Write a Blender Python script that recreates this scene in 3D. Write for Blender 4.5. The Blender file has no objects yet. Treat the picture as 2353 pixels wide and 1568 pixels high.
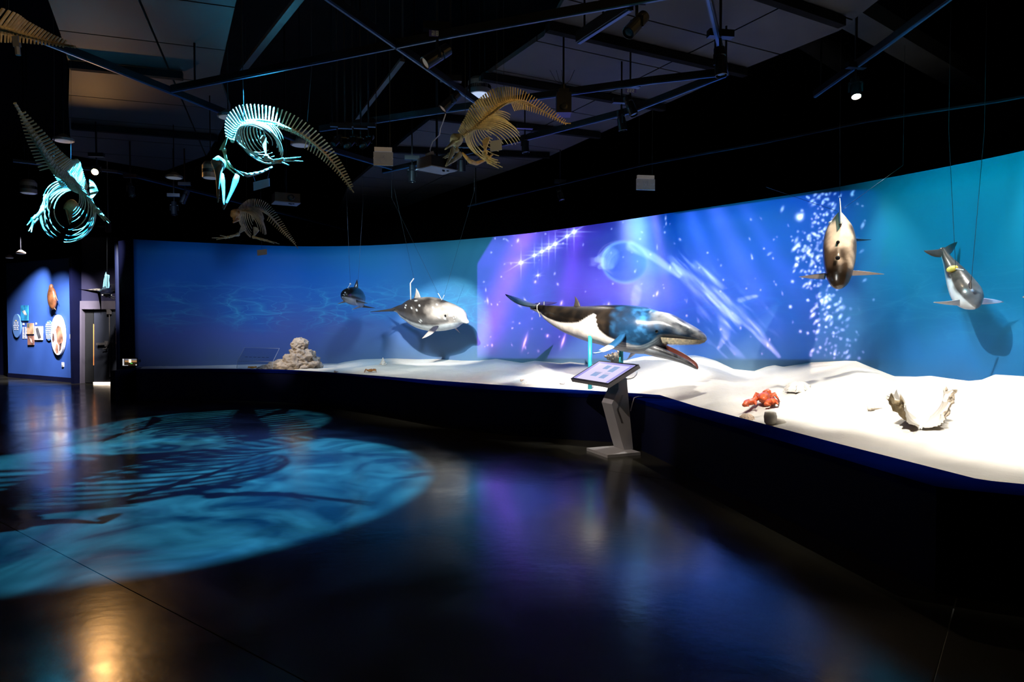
import bpy, bmesh, math, random
import numpy as np
from mathutils import Vector as V, Matrix
from mathutils import noise as mnoise
random.seed(7)
sc = bpy.context.scene
C = sc.collection
R = math.radians

# ------------------------------------------------------------------ camera
F = 1569.0                      # focal length in pixels of the 2353 px wide frame (24 mm)
PITCH = math.atan(44 / F)
EYE = 1.6
cam_d = bpy.data.cameras.new('camera'); cam_d.sensor_width = 36; cam_d.lens = F / 2353 * 36
cam_d.clip_end = 200
cam = bpy.data.objects.new('camera', cam_d); C.objects.link(cam)
cam.location = (0, 0, EYE); cam.rotation_euler = (math.pi / 2 - PITCH, 0, 0)
sc.camera = cam

def ray(px, py):
    u = (px - 1176.5) / F; v = (784 - py) / F
    c, s = math.cos(PITCH), math.sin(PITCH)
    return V((u, c + v * s, -s + v * c))
def P(px, py, d):               # the point seen at (px, py), d metres into the room
    r = ray(px, py); return V((0, 0, EYE)) + r * (d / r.y)
def G(px, py, h):               # the point seen at (px, py) on the level z = h
    r = ray(px, py); return V((0, 0, EYE)) + r * ((h - EYE) / r.z)
def toPx(p):
    c, s = math.cos(PITCH), math.sin(PITCH)
    z = p[2] - EYE
    dep = p[1] * c - z * s; up = p[1] * s + z * c
    return 1176.5 + F * p[0] / dep, 784 - F * up / dep

# ------------------------------------------------------------------ world, exposure, lights
w = bpy.data.worlds.new('world'); sc.world = w; w.use_nodes = True
w.node_tree.nodes['Background'].inputs[0].default_value = (0.004, 0.004, 0.005, 1)
w.node_tree.nodes['Background'].inputs[1].default_value = 1
sc.view_settings.view_transform = 'Standard'; sc.view_settings.look = 'None'
sc.view_settings.exposure = 0; sc.view_settings.gamma = 1
sc.view_settings.use_curve_mapping = False
sc.cycles.max_bounces = 5; sc.cycles.diffuse_bounces = 2; sc.cycles.glossy_bounces = 3
sc.cycles.transparent_max_bounces = 8; sc.cycles.caustics_reflective = False; sc.cycles.caustics_refractive = False
sc.cycles.sample_clamp_indirect = 3; sc.cycles.use_denoising = True

def aim(o, target):
    d = V(target) - V(o.location)
    o.rotation_euler = d.to_track_quat('-Z', 'Y').to_euler()
def spot(name, loc, target, power, size, blend=.5, col=(1, 1, 1), rad=.03):
    l = bpy.data.lights.new(name, 'SPOT'); l.energy = power; l.spot_size = R(size); l.spot_blend = blend
    l.color = col; l.shadow_soft_size = rad
    o = bpy.data.objects.new(name, l); C.objects.link(o); o.location = loc; aim(o, target)
    return o
def area(name, loc, target, power, sx, sy, col=(1, 1, 1), spread=180):
    l = bpy.data.lights.new(name, 'AREA'); l.energy = power; l.shape = 'RECTANGLE'; l.size = sx; l.size_y = sy
    l.color = col; l.spread = R(spread)
    o = bpy.data.objects.new(name, l); C.objects.link(o); o.location = loc; aim(o, target)
    return o
WARM = (1, .86, .68); WHITE = (1, .96, .9); COOL = (.85, .93, 1)
# sand and model spots on the track along the mural (right to left), plus added fill
spot('sand_spot', (5.1, 7.2, 4.0), (4.6, 6.4, .7), 240, 60, .5, WHITE)
spot('sand_spot', (4.4, 8.6, 4.0), (3.9, 7.8, .7), 380, 60, .5, WHITE)
spot('sand_spot', (2.9, 10.2, 4.0), (2.5, 9.5, .7), 420, 56, .5, WHITE)
spot('sand_spot', (.9, 11.6, 4.0), (1.2, 10.9, .7), 380, 58, .6, WHITE)
spot('sand_spot', (-.9, 10.9, 4.1), (-.9, 12.0, .7), 260, 60, .7, WHITE)
spot('sand_spot', (1.9, 5.4, 4.15), (4.2, 6.8, .7), 900, 46, .5, WHITE)
spot('sand_spot', (2.4, 3.4, 4.3), (4.5, 5.2, .7), 1300, 40, .8, WHITE)
spot('sand_spot', (3.9, 4.3, 4.2), (3.6, 5.0, .7), 420, 50, .9, WHITE)  # fill added above the bed to lift the dim strip by the ledge
spot('sand_spot', (1.6, 5.0, 4.2), (3.0, 7.3, .7), 900, 24, .9, WHITE)  # fill added for the front of the lobster
spot('sand_spot', (-.5, 7.6, 4.2), (2.3, 9.9, .7), 900, 30, .8, WHITE)
spot('sand_spot_blue', (-.6, 10.2, 4.1), (.2, 11.6, .8), 160, 24, .4, (.1, .6, 1))
spot('sand_spot_blue', (5.0, 5.0, 4.1), (5.0, 7.0, .8), 120, 40, .6, (.1, .5, 1))
spot('rock_spot', (-6.2, 10.6, 4.1), (-4.45, 14.0, .9), 900, 20, .8, WARM)
spot('sand_spot', (-3.5, 10.8, 4.1), (-2.4, 13.6, .8), 330, 32, .8, WHITE)
# model spots
spot('whale_spot', (-1.9, 9.3, 4.0), (-1.6, 14.2, 1.75), 2500, 24, .5, WHITE)
spot('whale_spot', (.2, 6.0, 4.0), (1.2, 10.1, 1.35), 3400, 28, .5, WHITE)
spot('whale_spot', (2.1, 7.4, 4.2), (1.4, 9.8, 1.5), 300, 16, .6, (.05, .35, 1))
spot('whale_spot', (2.9, 9.6, 4.1), (2.3, 9.7, 1.6), 420, 28, .6, WHITE)
spot('porpoise_spot', (3.6, 5.4, 4.2), (3.85, 7.9, 2.4), 900, 18, .5, (1, .85, .68))
spot('porpoise_spot', (5.0, 5.2, 4.2), (4.8, 7.2, 2.3), 260, 18, .5, WHITE)
# washes over the printed mural
spot('mural_wash', (2.6, 5.6, 4.1), (5.4, 7.8, 2.7), 520, 58, 1, (.0, .78, 1), .2)
spot('mural_wash', (1.9, 7.4, 4.1), (3.2, 10.6, 2.3), 260, 66, 1, (.05, .6, 1), .2)
spot('mural_wash', (-1.6, 8.8, 4.0), (-1.2, 14.9, 1.9), 1150, 62, 1, (.5, .85, 1), .2)
spot('mural_wash', (-4.1, 12.3, 4.0), (-4.0, 16.0, 1.3), 460, 88, 1, (.5, .7, 1), .2)
spot('mural_wash', (-5.9, 10.4, 4.0), (-6.6, 15.4, 2.2), 260, 50, 1, (.4, .6, 1), .2)
# graphics wall
for (gx, gy, tx, ty, pw) in ((-12.3, 17.3, -13.9, 19.5, 130), (-11.3, 16.2, -12.9, 18.8, 130), (-10.5, 15.6, -11.95, 18.25, 190)):
    spot('graphics_spot', (gx, gy, 3.9), (tx, ty, 1.0), pw * 16, 44, .9, (.95, .92, 1), .05)
spot('doorway_spot', (-8.4, 14.0, 4.0), (-10.0, 16.8, 1.9), 900, 38, .8, WHITE, .05)
# dim warm fill, added for the ambient of the round lamps
area('ambient_fill', (-3.5, 5.0, 5.9), (-3.5, 5.0, 0), 4, 6, 6, (1, .8, .5))
area('ambient_fill', (2.5, 2.5, 5.9), (2.5, 2.5, 0), 3, 5, 5, (1, .8, .5))
# low warm light on the skeletons and the raft glow
spot('bone_light', (2.6, 4.2, 4.2), (-.1, 7.2, 3.6), 170, 34, .8, (1, .62, .22), .1)
spot('bone_light', (-2.4, 3.2, 3.95), (-4.5, 5.6, 4.0), 60, 28, .8, (1, .72, .4), .1)
spot('bone_light', (-1.2, 4.6, 3.6), (-2.4, 8.3, 3.4), 13, 32, .8, (1, .68, .32), .1)
spot('bone_light', (-5.2, 8.0, 1.4), (-4.4, 11.4, 3.3), 34, 24, .8, (1, .74, .4), .1)
spot('bone_light', (-2.0, 4.8, 1.2), (-.4, 7.0, 3.5), 90, 40, .8, (.9, .85, .55), .1)
spot('bone_light', (-3.9, 5.4, 1.2), (-5.8, 8.6, 3.5), 10, 40, .8, (.55, .85, .65), .1)
spot('raft_glow', (-6.5, 11.0, 4.25), (-6.5, 11.7, 4.75), 2, 120, 1, (1, .25, .04), .05)
spot('raft_blue', (.8, 8.0, 3.2), (.8, 9.6, 4.75), 5, 150, 1, (.15, .1, 1), .2)
spot('kiosk_light', (-1.6, 6.0, 4.2), (1.35, 8.4, .5), 430, 24, .6, (1, .86, .75), .03)

# gobo projectors with slow water ripples
def gobo(o, scale, deep, bright, strength):
    l = o.data; l.use_nodes = True; nt = l.node_tree; n = nt.nodes; L = nt.links
    em = n['Emission']
    tc = n.new('ShaderNodeTexCoord'); nz = n.new('ShaderNodeTexNoise'); nz.inputs['Scale'].default_value = scale
    nz.inputs['Detail'].default_value = 4; nz.inputs['Distortion'].default_value = 1.6
    cr = n.new('ShaderNodeValToRGB'); cr.color_ramp.elements[0].position = .36; cr.color_ramp.elements[1].position = .66
    cr.color_ramp.elements[0].color = (*deep, 1); cr.color_ramp.elements[1].color = (*bright, 1)
    L.new(tc.outputs['Normal'], nz.inputs['Vector']); L.new(nz.outputs[0], cr.inputs[0])
    L.new(cr.outputs[0], em.inputs['Color']); em.inputs['Strength'].default_value = strength
L1P = V((-2.66, 7.95, 4.62)); L2P = V((-5.5, 6.95, 4.5))
g1 = spot('gobo_light', L1P, (-3.4, 7.05, 0), 23000, 62, .12, (1, 1, 1), .012)
gobo(g1, 6, (.0, .07, .27), (.035, .40, 1.0), 1)
g2 = spot('gobo_light', L2P, (-4.8, 9.9, 0), 17000, 36, .12, (1, 1, 1), .012)
gobo(g2, 9, (.0, .06, .24), (.05, .46, 1.0), 1)

# ------------------------------------------------------------------ helpers
def lin(r, g, b):
    f = lambda c: (c / 255 / 12.92) if c / 255 <= .04045 else ((c / 255 + .055) / 1.055) ** 2.4
    return (f(r), f(g), f(b))
MATS = {}
def mat(name, col=(.5, .5, .5), rough=.6, metal=0, spec=.5, attr=False, noise=None, bump=None, emis=None, coat=0):
    if name in MATS: return MATS[name]
    m = bpy.data.materials.new(name); m.use_nodes = True; nt = m.node_tree; n = nt.nodes; L = nt.links
    b = n['Principled BSDF']; b.inputs['Base Color'].default_value = (*col, 1)
    b.inputs['Roughness'].default_value = rough; b.inputs['Metallic'].default_value = metal
    b.inputs['Specular IOR Level'].default_value = spec
    b.inputs['Coat Weight'].default_value = coat
    src = None
    if attr:
        a = n.new('ShaderNodeAttribute'); a.attribute_name = 'Col'; src = a.outputs['Color']
    if noise:
        sc_, amt = noise[0], noise[1]
        tc = n.new('ShaderNodeTexCoord'); nz = n.new('ShaderNodeTexNoise'); nz.inputs['Scale'].default_value = sc_
        nz.inputs['Detail'].default_value = 6
        L.new(tc.outputs['Object'], nz.inputs['Vector'])
        mr = n.new('ShaderNodeMapRange'); mr.inputs[1].default_value = .3; mr.inputs[2].default_value = .7
        mr.inputs[3].default_value = 1 - amt; mr.inputs[4].default_value = 1 + amt
        L.new(nz.outputs[0], mr.inputs[0])
        mx = n.new('ShaderNodeVectorMath'); mx.operation = 'SCALE'
        if src is None: mx.inputs[0].default_value = col
        else: L.new(src, mx.inputs[0])
        L.new(mr.outputs[0], mx.inputs['Scale']); src = mx.outputs[0]
    if src is not None: L.new(src, b.inputs['Base Color'])
    if bump:
        tc = n.new('ShaderNodeTexCoord'); nz = n.new('ShaderNodeTexNoise'); nz.inputs['Scale'].default_value = bump[0]
        nz.inputs['Detail'].default_value = 8
        L.new(tc.outputs['Object'], nz.inputs['Vector'])
        bp = n.new('ShaderNodeBump'); bp.inputs['Strength'].default_value = bump[1]; bp.inputs['Distance'].default_value = bump[2]
        L.new(nz.outputs[0], bp.inputs['Height']); L.new(bp.outputs[0], b.inputs['Normal'])
    if emis:
        b.inputs['Emission Color'].default_value = (*emis[0], 1); b.inputs['Emission Strength'].default_value = emis[1]
    MATS[name] = m; return m

ORG = {}
def origin(o): return ORG.get(o.name, V((0, 0, 0)))
class MB:
    def __init__(s): s.v = []; s.f = []; s.c = []
    def add(s, vs, fs, col=None):
        k = len(s.v); s.v += [V(p) for p in vs]; s.f += [tuple(i + k for i in f) for f in fs]
        if col is None: col = (1, 1, 1)
        s.c += (list(col) if isinstance(col, list) else [col] * len(vs))
        return s
    def box(s, c, sz, ax=None):
        c = V(c); ax = ax or (V((1, 0, 0)), V((0, 1, 0)), V((0, 0, 1)))
        vs = [c + ax[0] * (i * sz[0] / 2) + ax[1] * (j * sz[1] / 2) + ax[2] * (k * sz[2] / 2) for i in (-1, 1) for j in (-1, 1) for k in (-1, 1)]
        return s.add(vs, [(0, 1, 3, 2), (4, 6, 7, 5), (0, 4, 5, 1), (2, 3, 7, 6), (0, 2, 6, 4), (1, 5, 7, 3)])
    def bar(s, a, b, w_, h_, up=(0, 0, 1)):
        a = V(a); b = V(b); t = (b - a); L_ = t.length; t.normalize()
        u = V(up); u = (u - t * u.dot(t))
        if u.length < 1e-4: u = t.orthogonal()
        u.normalize(); sd = t.cross(u)
        return s.box((a + b) / 2, (L_, w_, h_), (t, sd, u))
    def tube(s, pts, rad, n=6, cap=True, col=None, flat=1.0, upv=None):
        pts = [V(p) for p in pts]; m = len(pts)
        if not hasattr(rad, '__len__'): rad = [rad] * m
        vs = []; fs = []; u = None
        for i, p in enumerate(pts):
            t = (pts[min(i + 1, m - 1)] - pts[max(i - 1, 0)]).normalized()
            if u is None:
                u = V(upv) if upv is not None else t.orthogonal()
            u = (u - t * u.dot(t)); u = u.normalized() if u.length > 1e-6 else t.orthogonal().normalized()
            sd = t.cross(u)
            for k in range(n):
                a = 2 * math.pi * k / n
                vs.append(p + (u * math.cos(a) * flat + sd * math.sin(a)) * rad[i])
        for i in range(m - 1):
            for k in range(n):
                k2 = (k + 1) % n
                fs.append((i * n + k, i * n + k2, (i + 1) * n + k2, (i + 1) * n + k))
        if cap: fs.append(tuple(range(n - 1, -1, -1))); fs.append(tuple((m - 1) * n + k for k in range(n)))
        return s.add(vs, fs, col)
    def lathe(s, c, prof, n=24, ax=None):
        c = V(c); ax = ax or (V((1, 0, 0)), V((0, 1, 0)), V((0, 0, 1))); vs = []; fs = []
        for (r, z) in prof:
            for k in range(n):
                a = 2 * math.pi * k / n
                vs.append(c + ax[0] * (r * math.cos(a)) + ax[1] * (r * math.sin(a)) + ax[2] * z)
        m = len(prof)
        for i in range(m - 1):
            for k in range(n):
                k2 = (k + 1) % n; fs.append((i * n + k, i * n + k2, (i + 1) * n + k2, (i + 1) * n + k))
        fs.append(tuple(range(n - 1, -1, -1))); fs.append(tuple((m - 1) * n + k for k in range(n)))
        return s.add(vs, fs)
    def ball(s, c, r, n=10, m=7, ax=None, col=None, bumpy=0, seed=0):
        c = V(c); ax = ax or (V((1, 0, 0)), V((0, 1, 0)), V((0, 0, 1)))
        if not hasattr(r, '__len__'): r = (r, r, r)
        vs = []; fs = []
        for i in range(m + 1):
            th = math.pi * i / m
            for k in range(n):
                a = 2 * math.pi * k / n
                d = V((math.sin(th) * math.cos(a), math.sin(th) * math.sin(a), math.cos(th)))
                q = 1 + bumpy * mnoise.noise(d * 1.7 + V((seed, seed * 2.1, 0)))
                vs.append(c + (ax[0] * d.x * r[0] + ax[1] * d.y * r[1] + ax[2] * d.z * r[2]) * q)
        for i in range(m):
            for k in range(n):
                k2 = (k + 1) % n; fs.append((i * n + k, (i + 1) * n + k, (i + 1) * n + k2, i * n + k2))
        return s.add(vs, fs, col)
    def prism(s, poly, nrm, th):           # polygon of 3d points, thickness th along nrm (both sides)
        nrm = V(nrm).normalized(); k = len(poly)
        a = [V(p) + nrm * th / 2 for p in poly]; b = [V(p) - nrm * th / 2 for p in poly]
        fs = [tuple(range(k)), tuple(range(2 * k - 1, k - 1, -1))]
        for i in range(k):
            j = (i + 1) % k; fs.append((i, i + k, j + k, j))
        return s.add(a + b, fs)
    def fin(s, rl, rt, tip, cl=None, ct=None, th=.02, n=9, colf=None, nrm=None, m=10):
        """fin from root leading / trailing points to the tip, lens section"""
        rl, rt, tip = V(rl), V(rt), V(tip)
        cl = V(cl) if cl is not None else (rl + tip) / 2; ct = V(ct) if ct is not None else (rt + tip) / 2
        N = V(nrm).normalized() if nrm is not None else (rl - rt).cross(tip - rt).normalized()
        vs = []; fs = []; cs = []
        for i in range(n):
            q = i / (n - 1) * .985
            a = rl * (1 - q) ** 2 + cl * 2 * q * (1 - q) + tip * q * q
            b = rt * (1 - q) ** 2 + ct * 2 * q * (1 - q) + tip * q * q
            for k in range(m):
                an = 2 * math.pi * k / m
                x = (1 + math.cos(an)) / 2; y = math.sin(an)
                x2 = x ** .8
                vs.append(b.lerp(a, x2) + N * (y * th * (1 - .8 * q)))
                cs.append(colf(q, y) if colf else (1, 1, 1))
        for i in range(n - 1):
            for k in range(m):
                k2 = (k + 1) % m; fs.append((i * m + k, i * m + k2, (i + 1) * m + k2, (i + 1) * m + k))
        fs.append(tuple(range(m - 1, -1, -1))); fs.append(tuple((n - 1) * m + k for k in range(m)))
        return s.add(vs, fs, cs)
    def build(s, name, m, parent=None, smooth=False, kind=None, label=None, sub=0):
        o_ = origin(parent) if parent is not None else V((0, 0, 0))
        if parent is None and s.v:
            xs = [p.x for p in s.v]; ys = [p.y for p in s.v]; zs = [p.z for p in s.v]
            o_ = V(((min(xs) + max(xs)) / 2, (min(ys) + max(ys)) / 2, min(zs)))
        me = bpy.data.meshes.new(name); me.from_pydata([tuple(p - o_) for p in s.v], [], s.f); me.update()
        if any(c != (1, 1, 1) for c in s.c):
            at = me.color_attributes.new('Col', 'FLOAT_COLOR', 'POINT')
            at.data.foreach_set('color', [x for c in s.c for x in (c[0], c[1], c[2], 1)])
        bm = bmesh.new(); bm.from_mesh(me); bmesh.ops.recalc_face_normals(bm, faces=bm.faces); bm.to_mesh(me); bm.free()
        if smooth: me.polygons.foreach_set('use_smooth', [True] * len(me.polygons))
        me.materials.append(m)
        o = bpy.data.objects.new(name, me); C.objects.link(o)
        if parent is not None: o.parent = parent
        else: o.location = o_
        ORG[o.name] = o_
        if kind: o['kind'] = kind
        if label: o['label'] = label
        if sub:
            md = o.modifiers.new('sub', 'SUBSURF'); md.levels = sub; md.render_levels = sub
        return o
def tag(o, label, cat, group=None):
    o['label'] = label; o['category'] = cat
    if group: o['group'] = group
    return o
def thing(name, loc, label, cat, group=None):
    o = bpy.data.objects.new(name, None); C.objects.link(o); o.location = loc; o.empty_display_size = .1
    ORG[o.name] = V(loc); return tag(o, label, cat, group)
def crm(pts, n):                 # catmull-rom through points (tuples / Vectors of any length)
    pts = [np.array(p, float) for p in pts]; m = len(pts); out = []
    for i in range(n):
        q = i / (n - 1) * (m - 1); k = min(int(q), m - 2); t = q - k
        p0 = pts[k - 1] if k > 0 else 2 * pts[0] - pts[1]; p1 = pts[k]; p2 = pts[k + 1]
        p3 = pts[k + 2] if k + 2 < m else 2 * pts[-1] - pts[-2]
        out.append(.5 * ((2 * p1) + (p2 - p0) * t + (2 * p0 - 5 * p1 + 4 * p2 - p3) * t * t + (3 * p1 - p0 - 3 * p2 + p3) * t ** 3))
    return out
def wire(mb, a, b, r=.004):
    if r < .0075 and V(b).z > 3.25 and V(b).z < 6.3 and V(b).z > V(a).z + .05: mb.tube([b, (b[0], b[1], 6.496)], r * .7, 4)
    return mb.tube([a, b], r * (.7 if r < .0075 else 1), 4)

M_black = mat('black_paint', (.004, .004, .005), .9, spec=.05, noise=(3, .4))
M_navy = mat('navy_paint', (.003, .004, .02), .6, spec=.1, noise=(2, .2))
M_rim = mat('navy_ledge_paint', (.0005, .0035, .052), .8, spec=0, noise=(3, .2))
M_track = mat('black_track_metal', (.010, .011, .014), .35, .6, noise=(8, .3))
M_wire = mat('steel_wire', (.03, .035, .04), .4, .6, noise=(20, .1))
M_white = mat('white_plastic', (.55, .55, .55), .5, noise=(9, .05))
M_grey = mat('grey_metal', (.2, .2, .21), .4, .4, noise=(9, .1))
M_bone = mat('aged_bone', (.5, .4, .24), .6, attr=True, noise=(18, .3), bump=(60, .4, .004))
M_lens = mat('lamp_lens', (.8, .8, .8), .3, emis=((.55, .68, .9), .75), noise=(5, .05))
M_lens_dim = mat('lamp_lens_dim', (.55, .55, .55), .3, emis=((.5, .55, .6), .12), noise=(5, .05))

# ------------------------------------------------------------------ room shell
ceil = MB().box((-3, 8, 6.6), (36, 34, .2)).build('ceiling', M_black, kind='structure')
for nm, c, s_ in (('wall_back', (-3, 24.9, 3.25), (36, .2, 6.5)), ('wall_left', (-20.9, 8, 3.25), (.2, 34, 6.5)),
                  ('wall_right', (9.9, 8, 3.25), (.2, 34, 6.5)), ('wall_rear', (-3, -6.9, 3.25), (36, .2, 6.5))):
    MB().box(c, s_).build(nm, M_black, kind='structure')

# floor: polished dark concrete slabs with saw-cut joints
fm = bpy.data.materials.new('polished_concrete'); fm.use_nodes = True
nt = fm.node_tree; n = nt.nodes; L = nt.links; b = n['Principled BSDF']; b.inputs['Specular IOR Level'].default_value = .42
tc = n.new('ShaderNodeTexCoord')
n1 = n.new('ShaderNodeTexNoise'); n1.inputs['Scale'].default_value = .9; n1.inputs['Detail'].default_value = 8; n1.inputs['Distortion'].default_value = 1
n2 = n.new('ShaderNodeTexNoise'); n2.inputs['Scale'].default_value = 14; n2.inputs['Detail'].default_value = 8
geo = n.new('ShaderNodeNewGeometry')
L.new(geo.outputs['Position'], n1.inputs['Vector']); L.new(geo.outputs['Position'], n2.inputs['Vector'])
cr = n.new('ShaderNodeValToRGB'); cr.color_ramp.elements[0].color = (.021, .0195, .013, 1); cr.color_ramp.elements[1].color = (.032, .030, .021, 1)
cr.color_ramp.elements[0].position = .35; cr.color_ramp.elements[1].position = .65
L.new(n1.outputs[0], cr.inputs[0]); L.new(cr.outputs[0], b.inputs['Base Color'])
mr = n.new('ShaderNodeMapRange'); mr.inputs[1].default_value = .35; mr.inputs[2].default_value = .65; mr.inputs[3].default_value = .13; mr.inputs[4].default_value = .23
L.new(n1.outputs[0], mr.inputs[0]); L.new(mr.outputs[0], b.inputs['Roughness'])
bp = n.new('ShaderNodeBump'); bp.inputs['Strength'].default_value = .10; bp.inputs['Distance'].default_value = .006
L.new(n2.outputs[0], bp.inputs['Height']); L.new(bp.outputs[0], b.inputs['Normal'])
M_floor = fm
M_joint = mat('joint_filler', (.3, .3, .28), .5, noise=(5, .1))
floor = MB().box((-3, 8, -.06), (36, 34, .1)).build('floor', M_joint, kind='structure')
ORG['floor'] = V((-3, 8, -.11))
ja = V((.795, -.607, 0)); jb = V((.607, .795, 0)); j0 = V((-2.97, 4.56, 0)); S_ = 4.6; SL = 9.6
for i in range(-3, 4):
    for j in range(-6, 7):
        c = j0 + ja * (SL * i) + jb * (S_ * (j + .5))
        if -22 < c.x < 13 and -9 < c.y < 27:
            MB().box(c + V((0, 0, -.0055)), (SL - .007, S_ - .007, .011), (ja, jb, V((0, 0, 1)))).build('slab', M_floor, floor)
# remaining margin under the slabs is the filler bed (out of view)

# ------------------------------------------------------------------ mural wall
WT = [(307, 550), (400, 555), (504, 559.7), (600, 564), (708, 566.5), (844, 564.5), (980, 557), (1100, 547.5), (1230, 534.5),
      (1400, 511), (1570, 485), (1700, 465.5), (1860, 441), (1979, 420), (2178, 382.6), (2353, 346), (2600, 285)]
HW = 3.4
wpts = [G(x, y, HW) for x, y in WT]
wc = crm([(p.x, p.y) for p in wpts], 161)
wc = [V((p[0], p[1], 0)) for p in wc]
arc = [0]
for i in range(1, len(wc)): arc.append(arc[-1] + (wc[i] - wc[i - 1]).length)
AL = arc[-1]
wpx = np.array([toPx((p.x, p.y, HW))[0] for p in wc]); wdy = np.array([p.y for p in wc]); warc = np.array(arc)
def wall_depth(px): return float(np.interp(px, wpx, wdy))
def wall_u(px): return float(np.interp(px, wpx, warc)) / AL

mm = bpy.data.materials.new('printed_mural'); mm.use_nodes = True
nt = mm.node_tree; n = nt.nodes; L = nt.links; b = n['Principled BSDF']; b.inputs['Roughness'].default_value = .6
b.inputs['Specular IOR Level'].default_value = .2
uv = n.new('ShaderNodeUVMap'); uv.uv_map = 'UVMap'
sx = n.new('ShaderNodeSeparateXYZ'); L.new(uv.outputs[0], sx.inputs[0])       # x: metres along, y: height in metres
def nn(t, **k):
    x = n.new(t)
    for a, v_ in k.items(): setattr(x, a, v_)
    return x
def ramp(src, stops):
    x = n.new('ShaderNodeValToRGB'); e = x.color_ramp.elements
    e[0].position, e[0].color = stops[0][0], (*stops[0][1], 1); e[1].position, e[1].color = stops[-1][0], (*stops[-1][1], 1)
    for p_, c_ in stops[1:-1]:
        q = e.new(p_); q.color = (*c_, 1)
    L.new(src, x.inputs[0]); return x.outputs[0]
def mathn(op, a, b_=None, c_=None):
    x = n.new('ShaderNodeMath'); x.operation = op
    for i, q in enumerate((a, b_, c_)):
        if q is None: continue
        if isinstance(q, (int, float)): x.inputs[i].default_value = q
        else: L.new(q, x.inputs[i])
    return x.outputs[0]
def mixc(fac, a, b_, mode='MIX'):
    x = n.new('ShaderNodeMix'); x.data_type = 'RGBA'; x.blend_type = mode
    for i, q in ((0, fac), (6, a), (7, b_)):
        if isinstance(q, (int, float)): x.inputs[i].default_value = q
        elif isinstance(q, tuple): x.inputs[i].default_value = (*q, 1)
        else: L.new(q, x.inputs[i])
    return x.outputs[2]
nzA = nn('ShaderNodeTexNoise'); nzA.inputs['Scale'].default_value = .45; nzA.inputs['Detail'].default_value = 3; L.new(uv.outputs[0], nzA.inputs['Vector'])
hv = mathn('ADD', mathn('DIVIDE', sx.outputs[1], 3.4), mathn('MULTIPLY', mathn('SUBTRACT', nzA.outputs[0], .5), .5))
right = ramp(hv, [(.15, (.12, .20, .27)), (.34, (.09, .19, .36)), (.5, (.07, .19, .42)), (.72, (.05, .21, .40)), (1, (.04, .22, .34))])
right2 = ramp(hv, [(.15, (.04, .10, .20)), (.34, (.015, .13, .34)), (.5, (.008, .17, .36)), (.72, (.003, .21, .36)), (1, (.002, .24, .34))])
left = ramp(hv, [(.15, (.10, .15, .28)), (.38, (.09, .14, .42)), (.58, (.03, .15, .5)), (.8, (.003, .13, .5)), (1, (.001, .14, .42))])
fac = ramp(mathn('DIVIDE', sx.outputs[0], AL), [(wall_u(700), (0, 0, 0)), (wall_u(1060), (1, 1, 1))])
base = mixc(fac, left, mixc(ramp(mathn('DIVIDE', sx.outputs[0], AL), [(wall_u(1880), (0, 0, 0)), (wall_u(2060), (1, 1, 1))]), right, right2))  # film area painted redder so the projected violet light shows
# wavy light lines of the printed sea surface
mp = nn('ShaderNodeMapping'); mp.inputs['Scale'].default_value = (1.0, 3.6, 1); L.new(uv.outputs[0], mp.inputs[0])
nzD = nn('ShaderNodeTexNoise'); nzD.inputs['Scale'].default_value = 1.1; L.new(mp.outputs[0], nzD.inputs['Vector'])
va = nn('ShaderNodeVectorMath', operation='MULTIPLY_ADD'); L.new(nzD.outputs[1], va.inputs[0]); va.inputs[1].default_value = (1.2, 1.2, 0); L.new(mp.outputs[0], va.inputs[2])
vo = nn('ShaderNodeTexVoronoi', feature='DISTANCE_TO_EDGE'); vo.inputs['Scale'].default_value = .75; L.new(va.outputs[0], vo.inputs['Vector'])
ln = ramp(vo.outputs['Distance'], [(0, (1, 1, 1)), (.02, (.45, .45, .45)), (.09, (0, 0, 0))])
vo2 = nn('ShaderNodeTexVoronoi', feature='DISTANCE_TO_EDGE'); vo2.inputs['Scale'].default_value = 1.9; L.new(va.outputs[0], vo2.inputs['Vector'])
ln2 = ramp(vo2.outputs['Distance'], [(0, (.6, .6, .6)), (.05, (0, 0, 0))])
nzB = nn('ShaderNodeTexNoise'); nzB.inputs['Scale'].default_value = .8; nzB.inputs['Detail'].default_value = 2; L.new(uv.outputs[0], nzB.inputs['Vector'])
hz = mathn('ABSOLUTE', mathn('SUBTRACT', mathn('ADD', sx.outputs[1], mathn('MULTIPLY', mathn('SUBTRACT', nzB.outputs[0], .5), .9)), 1.95))
band = ramp(hz, [(0, (1, 1, 1)), (.3, (.7, .7, .7)), (.62, (0, 0, 0))])
patch = ramp(nzB.outputs[0], [(.3, (0, 0, 0)), (.5, (1, 1, 1))])
k1 = mathn('MULTIPLY', mathn('MULTIPLY', mathn('ADD', ln, ln2), band), patch)
k1 = mathn('MULTIPLY', k1, ramp(mathn('DIVIDE', sx.outputs[0], AL), [(0, (.0, .0, .0)), (wall_u(400), (.9, .9, .9)), (wall_u(1080), (.5, .5, .5)), (wall_u(1150), (.12, .12, .12))]))
base = mixc(mathn('MULTIPLY', k1, .65), base, (.08, .5, .75))
nzC = nn('ShaderNodeTexNoise'); nzC.inputs['Scale'].default_value = 1.3; nzC.inputs['Detail'].default_value = 4; L.new(mp.outputs[0], nzC.inputs['Vector'])
pp = mathn('MULTIPLY', ramp(nzC.outputs[0], [(.5, (0, 0, 0)), (.72, (.55, .55, .55))]), ramp(sx.outputs[1], [(.2, (1, 1, 1)), (.7, (1, 1, 1)), (1, (0, 0, 0))]))
lowf = ramp(mathn('DIVIDE', sx.outputs[1], 3.4), [(.1, (1, 1, 1)), (.5, (1, 1, 1)), (.62, (0, 0, 0))])
base = mixc(mathn('MULTIPLY', mathn('MULTIPLY', pp, lowf), .8), base, (.10, .12, .33))
L.new(base, b.inputs['Base Color'])

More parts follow.
